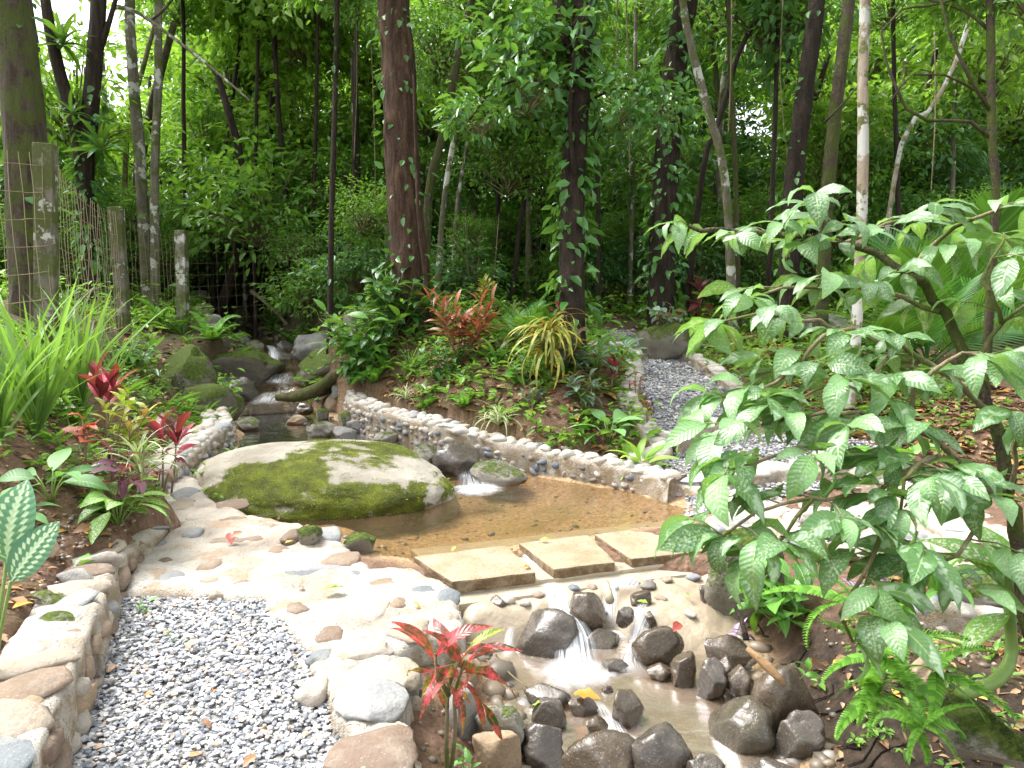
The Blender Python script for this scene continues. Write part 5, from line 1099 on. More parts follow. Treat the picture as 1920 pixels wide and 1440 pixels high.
for px, py, z, s, c, lab in [(348, 1222, .012, .075, TN, 'tan curled leaf in the middle of the gravel'), (288, 1305, .012, .045, OR, 'small orange leaf scrap on the gravel'), (215, 1250, .012, .05, TN, 'pale brown leaf near the wall stones'), (310, 1195, .012, .045, TN, 'little tan leaf near the gravel sprout'), (400, 1300, .012, .04, OR, 'orange scrap right of the gravel\'s middle'), (380, 1355, .012, .05, BR, 'brown leaf scrap low on the gravel'), (355, 1425, .012, .08, TN, 'tan leaf at the gravel\'s bottom edge'), (480, 1420, .012, .07, BR, 'dark dry leaf stalk on the gravel'),
                           (773, 1132, .045, .06, YE, 'yellow leaf on the white mortar'), (560, 1105, .05, .06, TN, 'withered curl of leaf on the mortar paving'), (430, 1003, .10, .11, RD, 'red-brown leaf on the mortar by the wall end'), (455, 1000, .11, .09, BR, 'dark brown leaf beside the red-brown one'), (535, 1022, .08, .06, YE, 'yellow-green leaf near the mossy mortar stone'), (645, 1105, .05, .12, GR, 'pale green long leaf across the paving'),
                           (984, 1067, -.03, .06, OR, 'orange leaf on the first weir slab'), (1012, 1016, -.03, .07, GR, 'green leaf on the second weir slab'), (1158, 1042, -.02, .10, BR, 'brown leaf stuck in the second overflow slot'), (855, 1028, -.03, .05, YE, 'small yellow leaf at the pool\'s edge on the slab'), (1190, 1085, -.12, .09, YE, 'faded yellow leaf below the second slot'), (1275, 1172, -.15, .11, RD, 'long red-brown leaf on the apron'), (1215, 1135, -.13, .07, GR, 'narrow green leaf on the apron'),
                           (1075, 785, .30, .14, TN, 'large pale tan leaf on the planted bank'), (1045, 805, .26, .12, TN, 'wide dry leaf in front of the large tan one'), (1160, 800, .26, .08, OR, 'orange leaf near the broad-leaved plant'), (110, 895, .5, .16, TN, 'long curled tan leaf on the soil bank'), (308, 820, .3, .10, OR, 'yellow-orange leaf behind the white cobbled wall'), (330, 785, .35, .09, OR, 'orange leaf under the cordyline'), (165, 1005, .28, .07, YE, 'yellow leaf on the soil by the wall'), (178, 990, .30, .12, BR, 'brown dry leaf under the spotted plant'), (1290, 1120, -.13, .06, GR, 'small green leaf stuck to the apron mortar')]:
    fallen(px, py, z, s, c, lab)
fallen(1548, 1255, 0, .12, BR, 'curled brown leaf hanging on the dark bank', d=2.65)
fallen(1672, 1310, 0, .07, RD, 'reddish dead leaf caught in the ferns', d=2.25)

# ------------------------------------------------------------------ joined small foliage (numpy)
def leaf_cloud(P, A, N, L, Wd, fold=.18, droop=.15):
    """six-point leaves: P base, A axis, N normal (arrays)"""
    A = A / np.linalg.norm(A, axis=1, keepdims=True); Sd = np.cross(A, N); Sd /= np.linalg.norm(Sd, axis=1, keepdims=True) + 1e-9; N = np.cross(Sd, A); L = L[:, None]; Wd = Wd[:, None]
    pts = [P, P + .32 * L * A + .5 * Wd * Sd + fold * Wd * N, P + .68 * L * A + .40 * Wd * Sd + (fold * Wd - droop * .4 * L) * N, P + L * A - droop * L * N, P + .68 * L * A - .40 * Wd * Sd + (fold * Wd - droop * .4 * L) * N, P + .32 * L * A - .5 * Wd * Sd + fold * Wd * N]
    V = np.stack(pts, 1).reshape(-1, 3); n = len(P); b = (np.arange(n) * 6)[:, None]
    return V, np.concatenate([b + np.array([[0, 1, 2, 3]]), b + np.array([[0, 3, 4, 5]])])
def rnd_dirs(n, up=0.): v = rng.normal(0, 1, (n, 3)); v[:, 2] += up; return v / np.linalg.norm(v, axis=1, keepdims=True)
def crown_mesh(name, m, n=2600, tips=60, spread=.24, leafl=.075, flat=.75, seed=0, droop=.35, ratio=.45, hollow=.0):
    """unit crown: leafy sprays round many twig ends, uneven outline, gaps between"""
    C = rnd_dirs(tips) * (rng.random((tips, 1)) ** .42) * .82; C[:, 2] *= flat
    w = rng.lognormal(0, .5, tips); w /= w.sum(); k = rng.choice(tips, n, p=w); sz = spread * rng.uniform(.6, 1.3, tips)
    off = rng.normal(0, 1, (n, 3)) * sz[k][:, None] * np.array([.62, .62, .30]); P = C[k] + off
    A = off + C[k] * .25 + rng.normal(0, .18, (n, 3)); A[:, 2] -= droop * .3; N = rng.normal(0, .45, (n, 3)); N[:, 2] += 1.
    L = leafl * rng.uniform(.6, 1.35, n); V, Fq = leaf_cloud(P, A, N, L, L * ratio * rng.uniform(.8, 1.2, n)); va = np.clip(rng.normal(.5, .22, n) + (rng.random(tips)[k] - .5) * .5, 0, 1)
    # twigs
    mb_v = []; mb_f = []; o = len(V)
    for c in C:
        v, f, u = tube([Vector((c[0] * .1, c[1] * .1, c[2] * .3 - .35)), Vector(c * .6) + Vector((0, 0, -.12)), Vector(c)], [.014, .008, .003], 4, cap=False); f = [tuple(i + o + len(mb_v) for i in q) for q in f]; mb_v += [tuple(p) for p in v]; mb_f += f
    me = mesh(name, np.vstack([V, np.array(mb_v)]), Fq.tolist() + mb_f, True, var=np.concatenate([np.repeat(va, 6), np.zeros(len(mb_v))]))
    me.materials.append(M[m]); me.materials.append(M['bark_twig'])
    mi = np.zeros(len(me.polygons), int); mi[len(Fq):] = 1; me.polygons.foreach_set('material_index', mi); return me
CR = {k: [crown_mesh('crown_' + k, m, n, tips, seed=i, leafl=ll, ratio=ra) for i in range(3)] for k, m, n, tips, ll, ra in (('bright', 'f_bright', 1500, 52, .112, .42), ('mid', 'f_mid', 1700, 56, .100, .42), ('dark', 'f_dark', 1700, 54, .098, .44), ('fine', 'f_mid', 2800, 70, .070, .42), ('broad', 'f_bright', 900, 40, .145, .46), ('spray', 'f_vine', 330, 26, .20, .42))}
def crown(par, c, k, s, flat=1.):
    o = obj('crown', random.choice(CR[k]), par); o.location = Vector(c) - par.location; o.scale = (s, s, s * flat); o.rotation_euler = (random.gauss(0, .15), random.gauss(0, .15), random.uniform(0, 6.3)); return o
def vine_mesh(P, R, n, leafl=.11, m='f_vine', hang=.6):
    """climbing leaves round a trunk"""
    n_ = len(P); t = rng.random(n) * (n_ - 1); i = t.astype(int); Pa = np.array([p[:] for p in P]); base = Pa[i] + (Pa[np.minimum(i + 1, n_ - 1)] - Pa[i]) * (t - i)[:, None]; r = np.interp(t, np.arange(n_), R)
    a = rng.uniform(0, 2 * pi, n); o = np.stack([np.cos(a), np.sin(a), np.zeros(n)], 1); B_ = base + o * (r * rng.uniform(.9, 1.6, n) + .01)[:, None]
    A = o * .7 + rng.normal(0, .35, (n, 3)); A[:, 2] -= hang; N = o + rng.normal(0, .3, (n, 3)); N[:, 2] += .5; L = leafl * rng.uniform(.5, 1.4, n)
    V, Fq = leaf_cloud(B_, A, N, L, L * .5); return mesh('vine', V, Fq, True, var=np.repeat(np.clip(rng.normal(.5, .25, n), 0, 1), 6))
def tree(name, label, pts, w, bark, crowns=(), limbs=(), vine=0, group=None, top=13., vl=.11, sides=10, rough=.12, flare=1.25, vrange=(0, 1)):
    """pts: (px, py) from foot to top of the picture at depth d; w: picture width of the trunk there"""
    d = pts[0][2]; P0 = at(*pts[0]); g0 = gz(P0.x, P0.y); base = Vector((P0.x, P0.y, g0))
    r = empty(name, base, label, 'tree', group)
    W_ = [at(*p) for p in pts]; W_[0].z = g0 - .25
    up = (W_[-1] - W_[-2]).normalized(); last = W_[-1]
    while last.z < top: last = last + (up * .6 + Vector((random.gauss(0, .12), random.gauss(0, .12), .6))) * 1.3; W_.append(last)
    P = smooth_path(W_, .14 if w > 30 else .25); rr = w / F * d / 2; sides = 26 if w > 30 else sides; n = len(P); R = [rr * (1 + (flare - 1) * math.exp(-i * (.14 if w > 30 else .25) / .35) + .05 * noise.noise(Vector((i * .3, w, 0)))) * (1 - .55 * (i / n) ** 1.3) for i in range(n)]
    mb = MB(); v, f, u = tube([p - base for p in P], R, sides, rough, len(label)); mb.add(v, f, u); mb.build('trunk', M[bark], r)
    for lp, lw in limbs:
        Q = smooth_path([at(*p) for p in lp], .15); mb = MB(); v, f, u = tube([p - base for p in Q], [lw / F * lp[0][2] / 2 * (1 - .6 * i / len(Q)) for i in range(len(Q))], 7, rough, 3); mb.add(v, f, u); mb.build('limb', M[bark], r)
    for (px, py, dd, k, s) in crowns: crown(r, at(px, py, dd), 'broad' if py < -70 else k, s * (.62 if py < -70 else 1.))
    if vine:
        a, b = int(vrange[0] * n), max(int(vrange[0] * n) + 3, int(vrange[1] * n)); a = min(a, n - 4)
        kind(obj('vine', vine_mesh([p - base for p in P[a:b]], R[a:b], vine, vl), r, M['f_vine']), 'stuff')
    return r
# ------------------------------------------------------------------ trees one can tell apart
tree('tree', 'massive mossy trunk at the picture\'s edge behind the fence', [(60, 560, 8.4), (50, 300, 8.4), (36, 120, 8.4), (22, 0, 8.4)], 74, 'bark_moss', [(-60, -150, 9, 'mid', 2.), (60, -320, 9.5, 'bright', 2.2)], vine=40, vl=.16, sides=14, vrange=(.1, .6))
tree('tree', 'forked tree with epiphyte rosettes beyond the fence', [(178, 560, 12.5), (168, 420, 12.5), (160, 330, 12.5), (172, 180, 12.5), (185, 0, 12.5)], 32, 'bark_dark', [(150, -120, 13, 'bright', 2.), (260, -250, 13.5, 'bright', 2.2)],
     [([(158, 330, 12.5), (140, 230, 12.4), (110, 130, 12.3), (85, 0, 12.2), (70, -150, 12.2)], 30), ([(178, 120, 12.5), (205, 40, 12.5), (225, -30, 12.5)], 14)], vine=420, vl=.17, vrange=(.03, .3))
tree('tree', 'straight grey-green trunk right of the forked tree', [(272, 470, 13.5), (262, 300, 13.5), (250, 150, 13.5), (243, 0, 13.5)], 23, 'bark_grey', [(230, -160, 14, 'bright', 2.2), (330, -260, 14, 'bright', 2.)])
tree('tree', 'slim lichen-spotted trunk close to the straight grey-green one', [(284, 470, 13.2), (290, 330, 13.2), (297, 150, 13.2), (298, 0, 13.2)], 17, 'bark_grey', [(330, -120, 14, 'bright', 2.)],
     [([(215, 12, 13), (260, 25, 12.8), (330, 75, 12.5), (400, 130, 12.3), (470, 190, 12)], 8), ([(285, 36, 12.8), (310, 15, 12.6), (335, -20, 12.4)], 7)])
tree('tree', 'leaning thin stem behind the straight grey-green trunk', [(222, 430, 15), (238, 260, 15), (270, 120, 15), (300, 0, 15)], 11, 'bark_twig', [(420, -60, 15.5, 'broad', 1.8)])
tree('tree', 'dark sapling with a thin straight stem above the stream', [(616, 600, 11), (622, 400, 11), (628, 200, 11), (632, 0, 11)], 11, 'bark_dark', [(560, -120, 11, 'mid', 1.5), (660, -40, 11.5, 'mid', 1.1)], vine=60)
tree('tree', 'thick red-brown trunk with fissured bark on the planted bank', [(778, 600, 10.), (762, 420, 10.), (752, 250, 10.), (748, 100, 10.), (738, 0, 10.)], 68, 'bark_red', [(700, -220, 10, 'mid', 2.), (860, -260, 10, 'bright', 2.)],
     [([(803, 560, 9.7), (786, 420, 9.6), (778, 250, 9.65), (775, 140, 9.7)], 8)], vine=260, vl=.12, sides=16, rough=.16, vrange=(.0, .42))
tree('tree', 'curving mossy sapling right of the red-brown trunk', [(795, 480, 11.5), (803, 370, 11.5), (820, 290, 11.5), (836, 230, 11.5), (850, 150, 11.5), (880, 20, 11.6)], 17, 'bark_moss', [(830, 90, 12, 'fine', 1.2), (900, -20, 12.5, 'mid', 1.4)])
tree('tree', 'black vine-clad trunk forking in the middle of the garden', [(1075, 685, 8.2), (1072, 520, 8.2), (1074, 350, 8.2), (1082, 200, 8.2), (1088, 90, 8.2), (1098, 0, 8.2)], 48, 'bark_dark', [(1000, -160, 8.4, 'broad', 1.5), (1180, -200, 8.8, 'broad', 1.7), (985, 165, 8.0, 'spray', .75), (900, 215, 7.9, 'spray', .5), (1165, 190, 8.0, 'spray', .6), (1235, 205, 7.9, 'spray', .5), (1030, 60, 8.2, 'spray', .8), (950, 80, 8.2, 'spray', .7)],
     [([(1078, 110, 8.2), (1058, 50, 8.2), (1045, 0, 8.2), (1035, -120, 8.2)], 30), ([(1070, 190, 8.1), (1000, 150, 7.9), (930, 165, 7.9), (880, 225, 7.9)], 6), ([(1085, 200, 8.1), (1160, 165, 8.0), (1230, 180, 7.9)], 6), ([(1078, 330, 8.0), (1068, 220, 7.95), (1080, 80, 7.95), (1110, 0, 8)], 9)], vine=520, vl=.16, sides=14, rough=.14, vrange=(.05, .55))
tree('tree', 'stout trunk wrapped in climbing leaves behind the far path', [(1240, 545, 12), (1246, 380, 12), (1258, 200, 12), (1275, 60, 12), (1285, 0, 12)], 50, 'bark_dark', [(1200, -160, 12, 'mid', 2.), (1340, -200, 12.5, 'bright', 2.2)], vine=560, vl=.17, sides=12, vrange=(.0, .42))
tree('tree', 'leaning grey stem crossing right of the climbing-leaf trunk', [(1385, 470, 11), (1360, 340, 11), (1325, 200, 11), (1292, 70, 11), (1280, 0, 11)], 17, 'bark_grey', [(1260, -140, 11, 'bright', 1.6)], vine=40)
tree('tree', 'thin upright stem beside the leaning grey one', [(1392, 480, 12), (1378, 300, 12), (1370, 160, 12), (1366, 0, 12)], 10, 'bark_moss', [(1400, -100, 12.5, 'bright', 1.6)])
tree('tree', 'dark crooked stem left of the leaning grey one', [(1285, 500, 12.5), (1318, 320, 12.5), (1350, 220, 12.6), (1385, 100, 12.8), (1430, 0, 13)], 12, 'bark_dark', [(1450, -80, 13, 'bright', 1.8)])
tree('tree', 'tall dark trunk leaning right beyond the shrub', [(1478, 520, 10.5), (1490, 330, 10.5), (1508, 180, 10.5), (1532, 0, 10.5)], 36, 'bark_dark', [(1560, -200, 11, 'bright', 1.9)], vine=90, vl=.13, sides=12, vrange=(.1, .5))
tree('tree', 'mossy brown trunk between the dark leaning and the pale trunk', [(1540, 560, 10.2), (1552, 360, 10.2), (1570, 180, 10.2), (1592, 0, 10.2)], 26, 'bark_moss', [(1640, -180, 10.6, 'bright', 1.7)], [([(1545, 230, 10.1), (1585, 190, 10), (1610, 160, 9.9)], 5)])
tree('tree', 'slender pale trunk with lichen patches rising behind the shrub', [(1592, 760, 7.4), (1605, 620, 7.4), (1612, 500, 7.4), (1618, 300, 7.4), (1618, 140, 7.4), (1622, 0, 7.4)], 21, 'bark_pale', [(1640, -200, 7.6, 'mid', 1.4)], rough=.1)
tree('tree', 'crooked green-mossy tree with twisting boughs near the picture\'s edge', [(1868, 470, 6.8), (1868, 340, 6.8), (1860, 270, 6.8), (1858, 150, 6.8), (1856, 0, 6.8)], 16, 'bark_moss', [(1800, -90, 7, 'mid', 1.0), (1920, -60, 7, 'mid', .9)],
     [([(1860, 262, 6.8), (1820, 228, 6.8), (1740, 226, 6.8), (1700, 205, 6.8), (1660, 110, 6.8), (1652, 60, 6.8), (1690, 18, 6.8), (1740, 12, 6.9), (1790, 0, 7)], 7), ([(1858, 210, 6.8), (1815, 140, 6.7), (1780, 60, 6.7), (1760, -20, 6.7)], 8), ([(1830, 170, 6.8), (1770, 140, 6.8), (1710, 140, 6.8), (1670, 190, 6.8)], 5), ([(1858, 60, 6.8), (1810, 20, 6.9), (1740, 0, 7)], 7)])
tree('tree', 'fallen-looking pale stem slanting up behind the mossy boughs', [(1650, 340, 11.5), (1690, 270, 11.5), (1740, 210, 11.5), (1790, 120, 11.5), (1830, -20, 11.5)], 9, 'bark_pale', [(1850, -60, 12, 'mid', 1.4)])
tree('tree', 'slim stem left of the red-brown trunk over the stream bend', [(545, 480, 15), (535, 350, 15), (520, 180, 15), (512, 0, 15)], 11, 'bark_dark', [(500, -60, 15, 'bright', 2.), (560, 60, 15.5, 'bright', 1.6)])
tree('tree', 'twin dark stem standing close to the slim one', [(520, 500, 16), (512, 380, 16), (508, 250, 16), (515, 100, 16)], 12, 'bark_dark', [(470, -20, 16, 'bright', 2.)])
tree('tree', 'thin dark pole between the twin stems and the sapling', [(556, 500, 16.5), (552, 380, 16.5), (548, 240, 16.5), (540, 80, 16.5)], 9, 'bark_dark', [(600, 30, 16.5, 'bright', 2.)])
tree('tree', 'slanting brown stem in the gap between the two big trunks', [(815, 560, 13), (830, 400, 13), (848, 280, 13), (880, 120, 13)], 11, 'bark_grey', [(910, 30, 13.5, 'fine', 1.8)])
tree('tree', 'thin grey stem behind the slanting brown one', [(845, 550, 14), (856, 400, 14), (878, 260, 14), (905, 120, 14)], 8, 'bark_grey', [(960, 40, 14, 'fine', 1.8)])
tree('tree', 'short dark leaning stem beside the feather palm', [(955, 520, 14), (975, 420, 14), (990, 340, 14), (1005, 260, 14), (1010, 120, 14)], 9, 'bark_dark', [(1000, 180, 14.5, 'dark', 1.4)])
tree('tree', 'narrow dark stem close behind the black vine-clad trunk', [(1000, 500, 15), (1012, 380, 15), (1008, 200, 15), (1004, 60, 15)], 8, 'bark_dark', [(960, 250, 15.5, 'dark', 1.5)])
tree('tree', 'thin stem rising just left of the stream\'s far bend', [(455, 520, 18), (460, 380, 18), (452, 230, 18), (440, 90, 18)], 9, 'bark_grey', [(430, 130, 18, 'bright', 2.2), (470, 40, 18.5, 'bright', 2.)])
tree('tree', 'dark branchy stem in the shade left of the stream', [(395, 510, 16), (400, 420, 16), (415, 340, 16), (430, 220, 16)], 9, 'bark_dark', [(400, 250, 17, 'mid', 1.8)])
for px, d, w, lean, bk, lab in [(655, 14, 9, 12, 'bark_dark', 'thin dark stem just left of the red-brown trunk'), (672, 15.5, 8, -10, 'bark_grey', 'grey pole-thin stem close to the thin dark one'), (585, 14.5, 8, 8, 'bark_dark', 'slim dark stem left of the dark sapling'), (925, 15, 8, 18, 'bark_dark', 'slim leaning stem midway between the two big trunks'), (1125, 13.5, 9, -8, 'bark_dark', 'slim dark stem right of the black vine-clad trunk'), (1180, 15, 9, 10, 'bark_grey', 'slim grey stem left of the climbing-leaf trunk'), (1440, 13, 10, 14, 'bark_dark', 'slim dark stem left of the dark leaning trunk'), (1690, 13, 9, -12, 'bark_dark', 'slim dark stem right of the pale trunk'), (1780, 14, 9, 10, 'bark_grey', 'slim grey stem beneath the twisting boughs'), (350, 15, 9, -6, 'bark_dark', 'slim dark stem right of the lichen-spotted trunk'), (475, 15, 8, 6, 'bark_dark', 'slim dark stem above the far stream bend')]:
    tree('tree', lab, [(px, 560, d), (px + lean * .5, 380, d), (px + lean, 200, d), (px + lean * 1.3, 0, d)], w, bk, [(px + lean * 2, 10, d + .5, 'mid', .9)])
# epiphytes in the forked tree
for px, py, d, n, s, lab in [(118, 85, 12.1, 30, .6, 'bird-nest epiphyte high in the forked tree'), (190, 285, 12.1, 26, .6, 'lower bird-nest epiphyte on the forked tree'), (135, 215, 12.1, 14, .4, 'small epiphyte tuft on the forked tree\'s limb')]:
    rosette('epiphyte', lab, 'epiphyte', at(px, py, d), 'nest', n, s, (-15, 75))

# ------------------------------------------------------------------ the wood behind, tree by tree
sect = [(-320, 60, 'beyond the massive mossy trunk'), (60, 420, 'behind the forked tree'), (420, 700, 'behind the stream\'s far bend'), (700, 1060, 'between the red-brown and the black trunk'), (1060, 1460, 'behind the climbing-leaf trunk'), (1460, 1800, 'behind the pale trunk'), (1800, 2260, 'behind the mossy twisting boughs')]
rw = random.Random(21); ORD = ['first', 'second', 'third', 'fourth', 'fifth', 'sixth', 'seventh']
for si, (x0, x1, where) in enumerate(sect):
    for row, (da, db, n) in enumerate(((14.5, 18, 3), (18.5, 24, 4), (25, 34, 4))):
        for i in range(n):
            px = x0 + (x1 - x0) * (i + rw.uniform(.15, .85)) / n; d = rw.uniform(da, db); p = at(px, 560, d); g0 = gz(p.x, p.y)
            nm = ['near', 'middle', 'far'][row]
            r = empty('forest_tree', (p.x, p.y, g0), '%s leafy forest tree %s, %s from the left' % (['slender', 'tall', 'distant'][row], where, ORD[i]), 'tree', '%s forest trees %s' % (['slender', 'tall', 'distant'][row], where))
            hgt = [rw.uniform(4.5, 7), rw.uniform(6.5, 9.5), rw.uniform(10, 13.5)][row] * (.82 if si < 3 else 1.); lean = Vector((rw.gauss(0, .6), rw.gauss(0, .4), hgt)); mid = lean * .5 + Vector((rw.gauss(0, .3), rw.gauss(0, .3), 0)); rad = rw.uniform(.05, .13) * (1 + .3 * row)
            P = smooth_path([Vector((0, 0, -.3)), mid, lean], 1.2); mb = MB(); v, f, u = tube(P, [rad * (1 - .6 * k / len(P)) for k in range(len(P))], 7, .15, i); mb.add(v, f, u); mb.build('trunk', M[rw.choice(['bark_dark', 'bark_grey', 'bark_moss', 'bark_dark'])], r)
            nc = 4 if row == 0 else 5
            for k in range(nc):
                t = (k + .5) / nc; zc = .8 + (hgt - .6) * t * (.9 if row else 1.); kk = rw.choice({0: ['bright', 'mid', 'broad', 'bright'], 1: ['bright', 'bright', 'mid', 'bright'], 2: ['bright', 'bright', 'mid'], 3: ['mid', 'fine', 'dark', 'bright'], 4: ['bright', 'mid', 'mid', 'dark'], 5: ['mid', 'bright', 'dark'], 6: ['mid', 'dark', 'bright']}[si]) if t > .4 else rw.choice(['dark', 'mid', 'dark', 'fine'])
                if si in (0, 1) and t > .72 and row < 2: continue
                if row == 0 and k == 0 and rw.random() < .75: continue
                if t > .45 and rw.random() < (.55 if si in (1, 2) else .35): continue
                c = Vector((p.x, p.y, g0)) + Vector((lean.x * t + rw.gauss(0, .9), lean.y * t + rw.gauss(0, .7), zc))
                rel = np.array(c) - CP; dd = rel @ FW; qx, qy = W2 + F * rel[0] / dd, H2 - F * (rel @ UP) / dd
                if 40 < qx < 330 and qy < 170: continue      # the canopy is open here
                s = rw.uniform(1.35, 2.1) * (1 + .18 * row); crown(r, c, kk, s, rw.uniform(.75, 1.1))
# understory shrubs along the edge of the wood
us = [('bushy understory shrub %s', 'understory shrubs %s')]
for si, (x0, x1, where) in enumerate(sect):
    for i in range(5):
        px = x0 + (x1 - x0) * (i + rw.uniform(.1, .9)) / 5; d = rw.uniform(12.5, 18)
        if 360 < px < 560: d = rw.uniform(20, 24)
        p = at(px, 560, d); g0 = gz(p.x, p.y); r = empty('understory_shrub', (p.x, p.y, g0), 'bushy understory shrub %s, %s from the left' % (where, ORD[i]), 'shrub', 'understory shrubs %s' % where)
        mb = MB()
        for k in range(4):
            v, f, u = tube([Vector((0, 0, -.1)), Vector((rw.gauss(0, .25), rw.gauss(0, .25), .6)), Vector((rw.gauss(0, .5), rw.gauss(0, .4), rw.uniform(1., 1.8)))], [.02, .014, .006], 5); mb.add(v, f, u)
        mb.build('stem', M['bark_twig'], r); kk = rw.choice(['dark', 'dark', 'mid', 'fine'])
        crown(r, Vector((p.x, p.y, g0 + rw.uniform(.7, 1.0))), kk, rw.uniform(.8, 1.2), .9); crown(r, Vector((p.x + rw.gauss(0, .4), p.y + rw.gauss(0, .4), g0 + rw.uniform(1.4, 2.0))), rw.choice(['dark', 'mid', 'fine']), rw.uniform(.6, .95), .9)
# hanging lianas
for px, d, y0, y1, lab in [(1172, 9.5, -60, 330, 'thin hanging vine right of the black trunk'), (1160, 10, -60, 260, 'second thin hanging vine right of the black trunk'), (695, 11.5, 60, 380, 'hanging vine left of the red-brown trunk'), (665, 12, -40, 300, 'slack vine between sapling and red-brown trunk'), (1470, 10.8, -40, 330, 'vine strand left of the dark leaning trunk'), (1752, 9.5, 60, 360, 'vine strand below the mossy boughs'), (1372, 10, -40, 250, 'pale vine strand by the leaning grey stem')]:
    bar('hanging_vine', [at(px, y0, d), at(px + random.uniform(-8, 8), (y0 + y1) / 2, d), at(px + random.uniform(-10, 10), y1, d)], .010, M['bark_twig'], lab, 'vine', 5)

# ------------------------------------------------------------------ fence
fence = empty('wire_fence', gd(218, 9.5), 'old wire mesh fence on weathered posts along the left bank'.replace('left bank', 'stream bank'), 'fence'); fo = fence.location.copy()
posts = [(85, 270, 6.0, 34), (218, 388, 9.5, 22), (340, 432, 11.7, 19), (728, 412, 13.2, 12)]
tops = []
for px, py, d, w in posts:
    t_ = at(px, py, d); rr = w / F * d / 2; g0 = gz(t_.x, t_.y)
    o = prism('post', [(-rr, -rr * .9), (rr, -rr), (rr * .95, rr), (-rr, rr * .95)], g0 - .2 - t_.z, 0, M['post'], fence, .012, .012); o.location = t_ - fo; o.rotation_euler = (random.gauss(0, .02), random.gauss(0, .02) + (.03 if px < 100 else 0), random.gauss(0, .2)); tops.append((t_.x, t_.y, g0, t_.z))
first = at(-260, 300, 4.2); line = [(first.x, first.y, gz(first.x, first.y), tops[0][3] + .0)] + tops
mb = MB()
for (ax, ay, ag, at_), (bx, by, bg, bt) in zip(line[:-1], line[1:]):
    Ld = math.hypot(bx - ax, by - ay); n = max(4, int(Ld / .14))
    for k in range(8):
        h = (k + .6) / 8.4; P = [Vector((ax + (bx - ax) * t, ay + (by - ay) * t, (ag + (at_ - ag) * h) * (1 - t) + (bg + (bt - bg) * h) * t - .10 * sin(pi * t) * h + .012 * noise.noise(Vector((t * 9, k, ax))))) - fo for t in np.linspace(0, 1, 14)]
        v, f, u = tube(P, .0032 if ay < 8 else .0017 if ay < 11 else .0010, 4, cap=False); mb.add(v, f, u)
    for i in range(n):
        t = (i + .5) / n; top = at_ + (bt - at_) * t - .10 * sin(pi * t) - .07; bot = ag + (bg - ag) * t + .03; b = Vector((ax + (bx - ax) * t, ay + (by - ay) * t, 0)) - fo
        P = [b + Vector((random.gauss(0, .01), random.gauss(0, .01), bot + (top - bot) * q - 0)) for q in np.linspace(0, 1, 6)]; v, f, u = tube(P, .0026 if ay < 8 else .0014 if ay < 11 else .0008, 4, cap=False); mb.add(v, f, u)
kind(mb.build('wire_mesh', M['wire'], fence), 'stuff')

# ------------------------------------------------------------------ leafy shrub close to the camera
sh = empty('leafy_shrub', near(1935, 1180, 2.25), 'large shrub with glossy pale-spotted leaves reaching in over the path', 'shrub'); so = sh.location.copy()
ST = [([(1935, 1200, 2.25), (1905, 1000, 2.3), (1880, 880, 2.32), (1862, 790, 2.35), (1815, 690, 2.4), (1772, 590, 2.45), (1705, 512, 2.5), (1580, 455, 2.6), (1420, 435, 2.7), (1290, 425, 2.75)], .026, 'A'),
      ([(1862, 790, 2.35), (1780, 705, 2.3), (1680, 645, 2.3), (1570, 618, 2.3), (1500, 680, 2.25), (1430, 730, 2.2), (1350, 750, 2.2)], .010, 'B'),
      ([(1890, 920, 2.3), (1800, 860, 2.2), (1700, 795, 2.15), (1580, 772, 2.1), (1450, 790, 2.1), (1345, 815, 2.05)], .009, 'C'),
      ([(1900, 960, 2.3), (1820, 900, 2.15), (1740, 855, 2.05), (1640, 925, 2.0), (1520, 935, 1.95), (1420, 965, 1.95), (1350, 1010, 1.95)], .009, 'D'),
      ([(1705, 512, 2.5), (1790, 430, 2.45), (1860, 395, 2.4), (1930, 380, 2.35)], .008, 'E'),
      ([(1815, 690, 2.4), (1880, 610, 2.35), (1935, 560, 2.3)], .008, 'F'),
      ([(1640, 925, 2.0), (1655, 1000, 1.95), (1620, 1080, 1.9), (1580, 1150, 1.9), (1600, 1200, 1.9)], .007, 'G'),
      ([(1580, 455, 2.6), (1560, 410, 2.55), (1520, 385, 2.5)], .006, 'H'), ([(1580, 455, 2.6), (1660, 420, 2.55), (1740, 400, 2.5), (1800, 410, 2.45)], .006, 'I'),
      ([(1772, 590, 2.45), (1690, 560, 2.5), (1600, 540, 2.5), (1500, 540, 2.5), (1400, 560, 2.5)], .008, 'J'),
      ([(1820, 900, 2.15), (1840, 980, 2.05), (1790, 1040, 2.0), (1720, 1060, 1.95)], .007, 'K'), ([(1740, 855, 2.05), (1700, 900, 1.95), (1690, 960, 1.9)], .006, 'L'),
      ([(1570, 618, 2.3), (1500, 600, 2.25), (1420, 590, 2.25), (1360, 600, 2.25)], .006, 'M'), ([(1880, 610, 2.35), (1850, 520, 2.3), (1880, 450, 2.3)], .006, 'N'),
      ([(1580, 772, 2.1), (1520, 830, 2.05), (1440, 860, 2.0), (1370, 870, 2.0)], .006, 'O'), ([(1700, 795, 2.15), (1720, 720, 2.1), (1800, 660, 2.1), (1880, 690, 2.05)], .007, 'P'), ([(1890, 920, 2.3), (1910, 840, 2.2), (1930, 780, 2.1)], .007, 'Q'),
      ([(1680, 645, 2.3), (1640, 700, 2.2), (1560, 720, 2.15), (1490, 745, 2.1)], .006, 'R'), ([(1520, 935, 1.95), (1470, 1010, 1.9), (1420, 1050, 1.9)], .005, 'S')]
stemb = MB(); cand = []
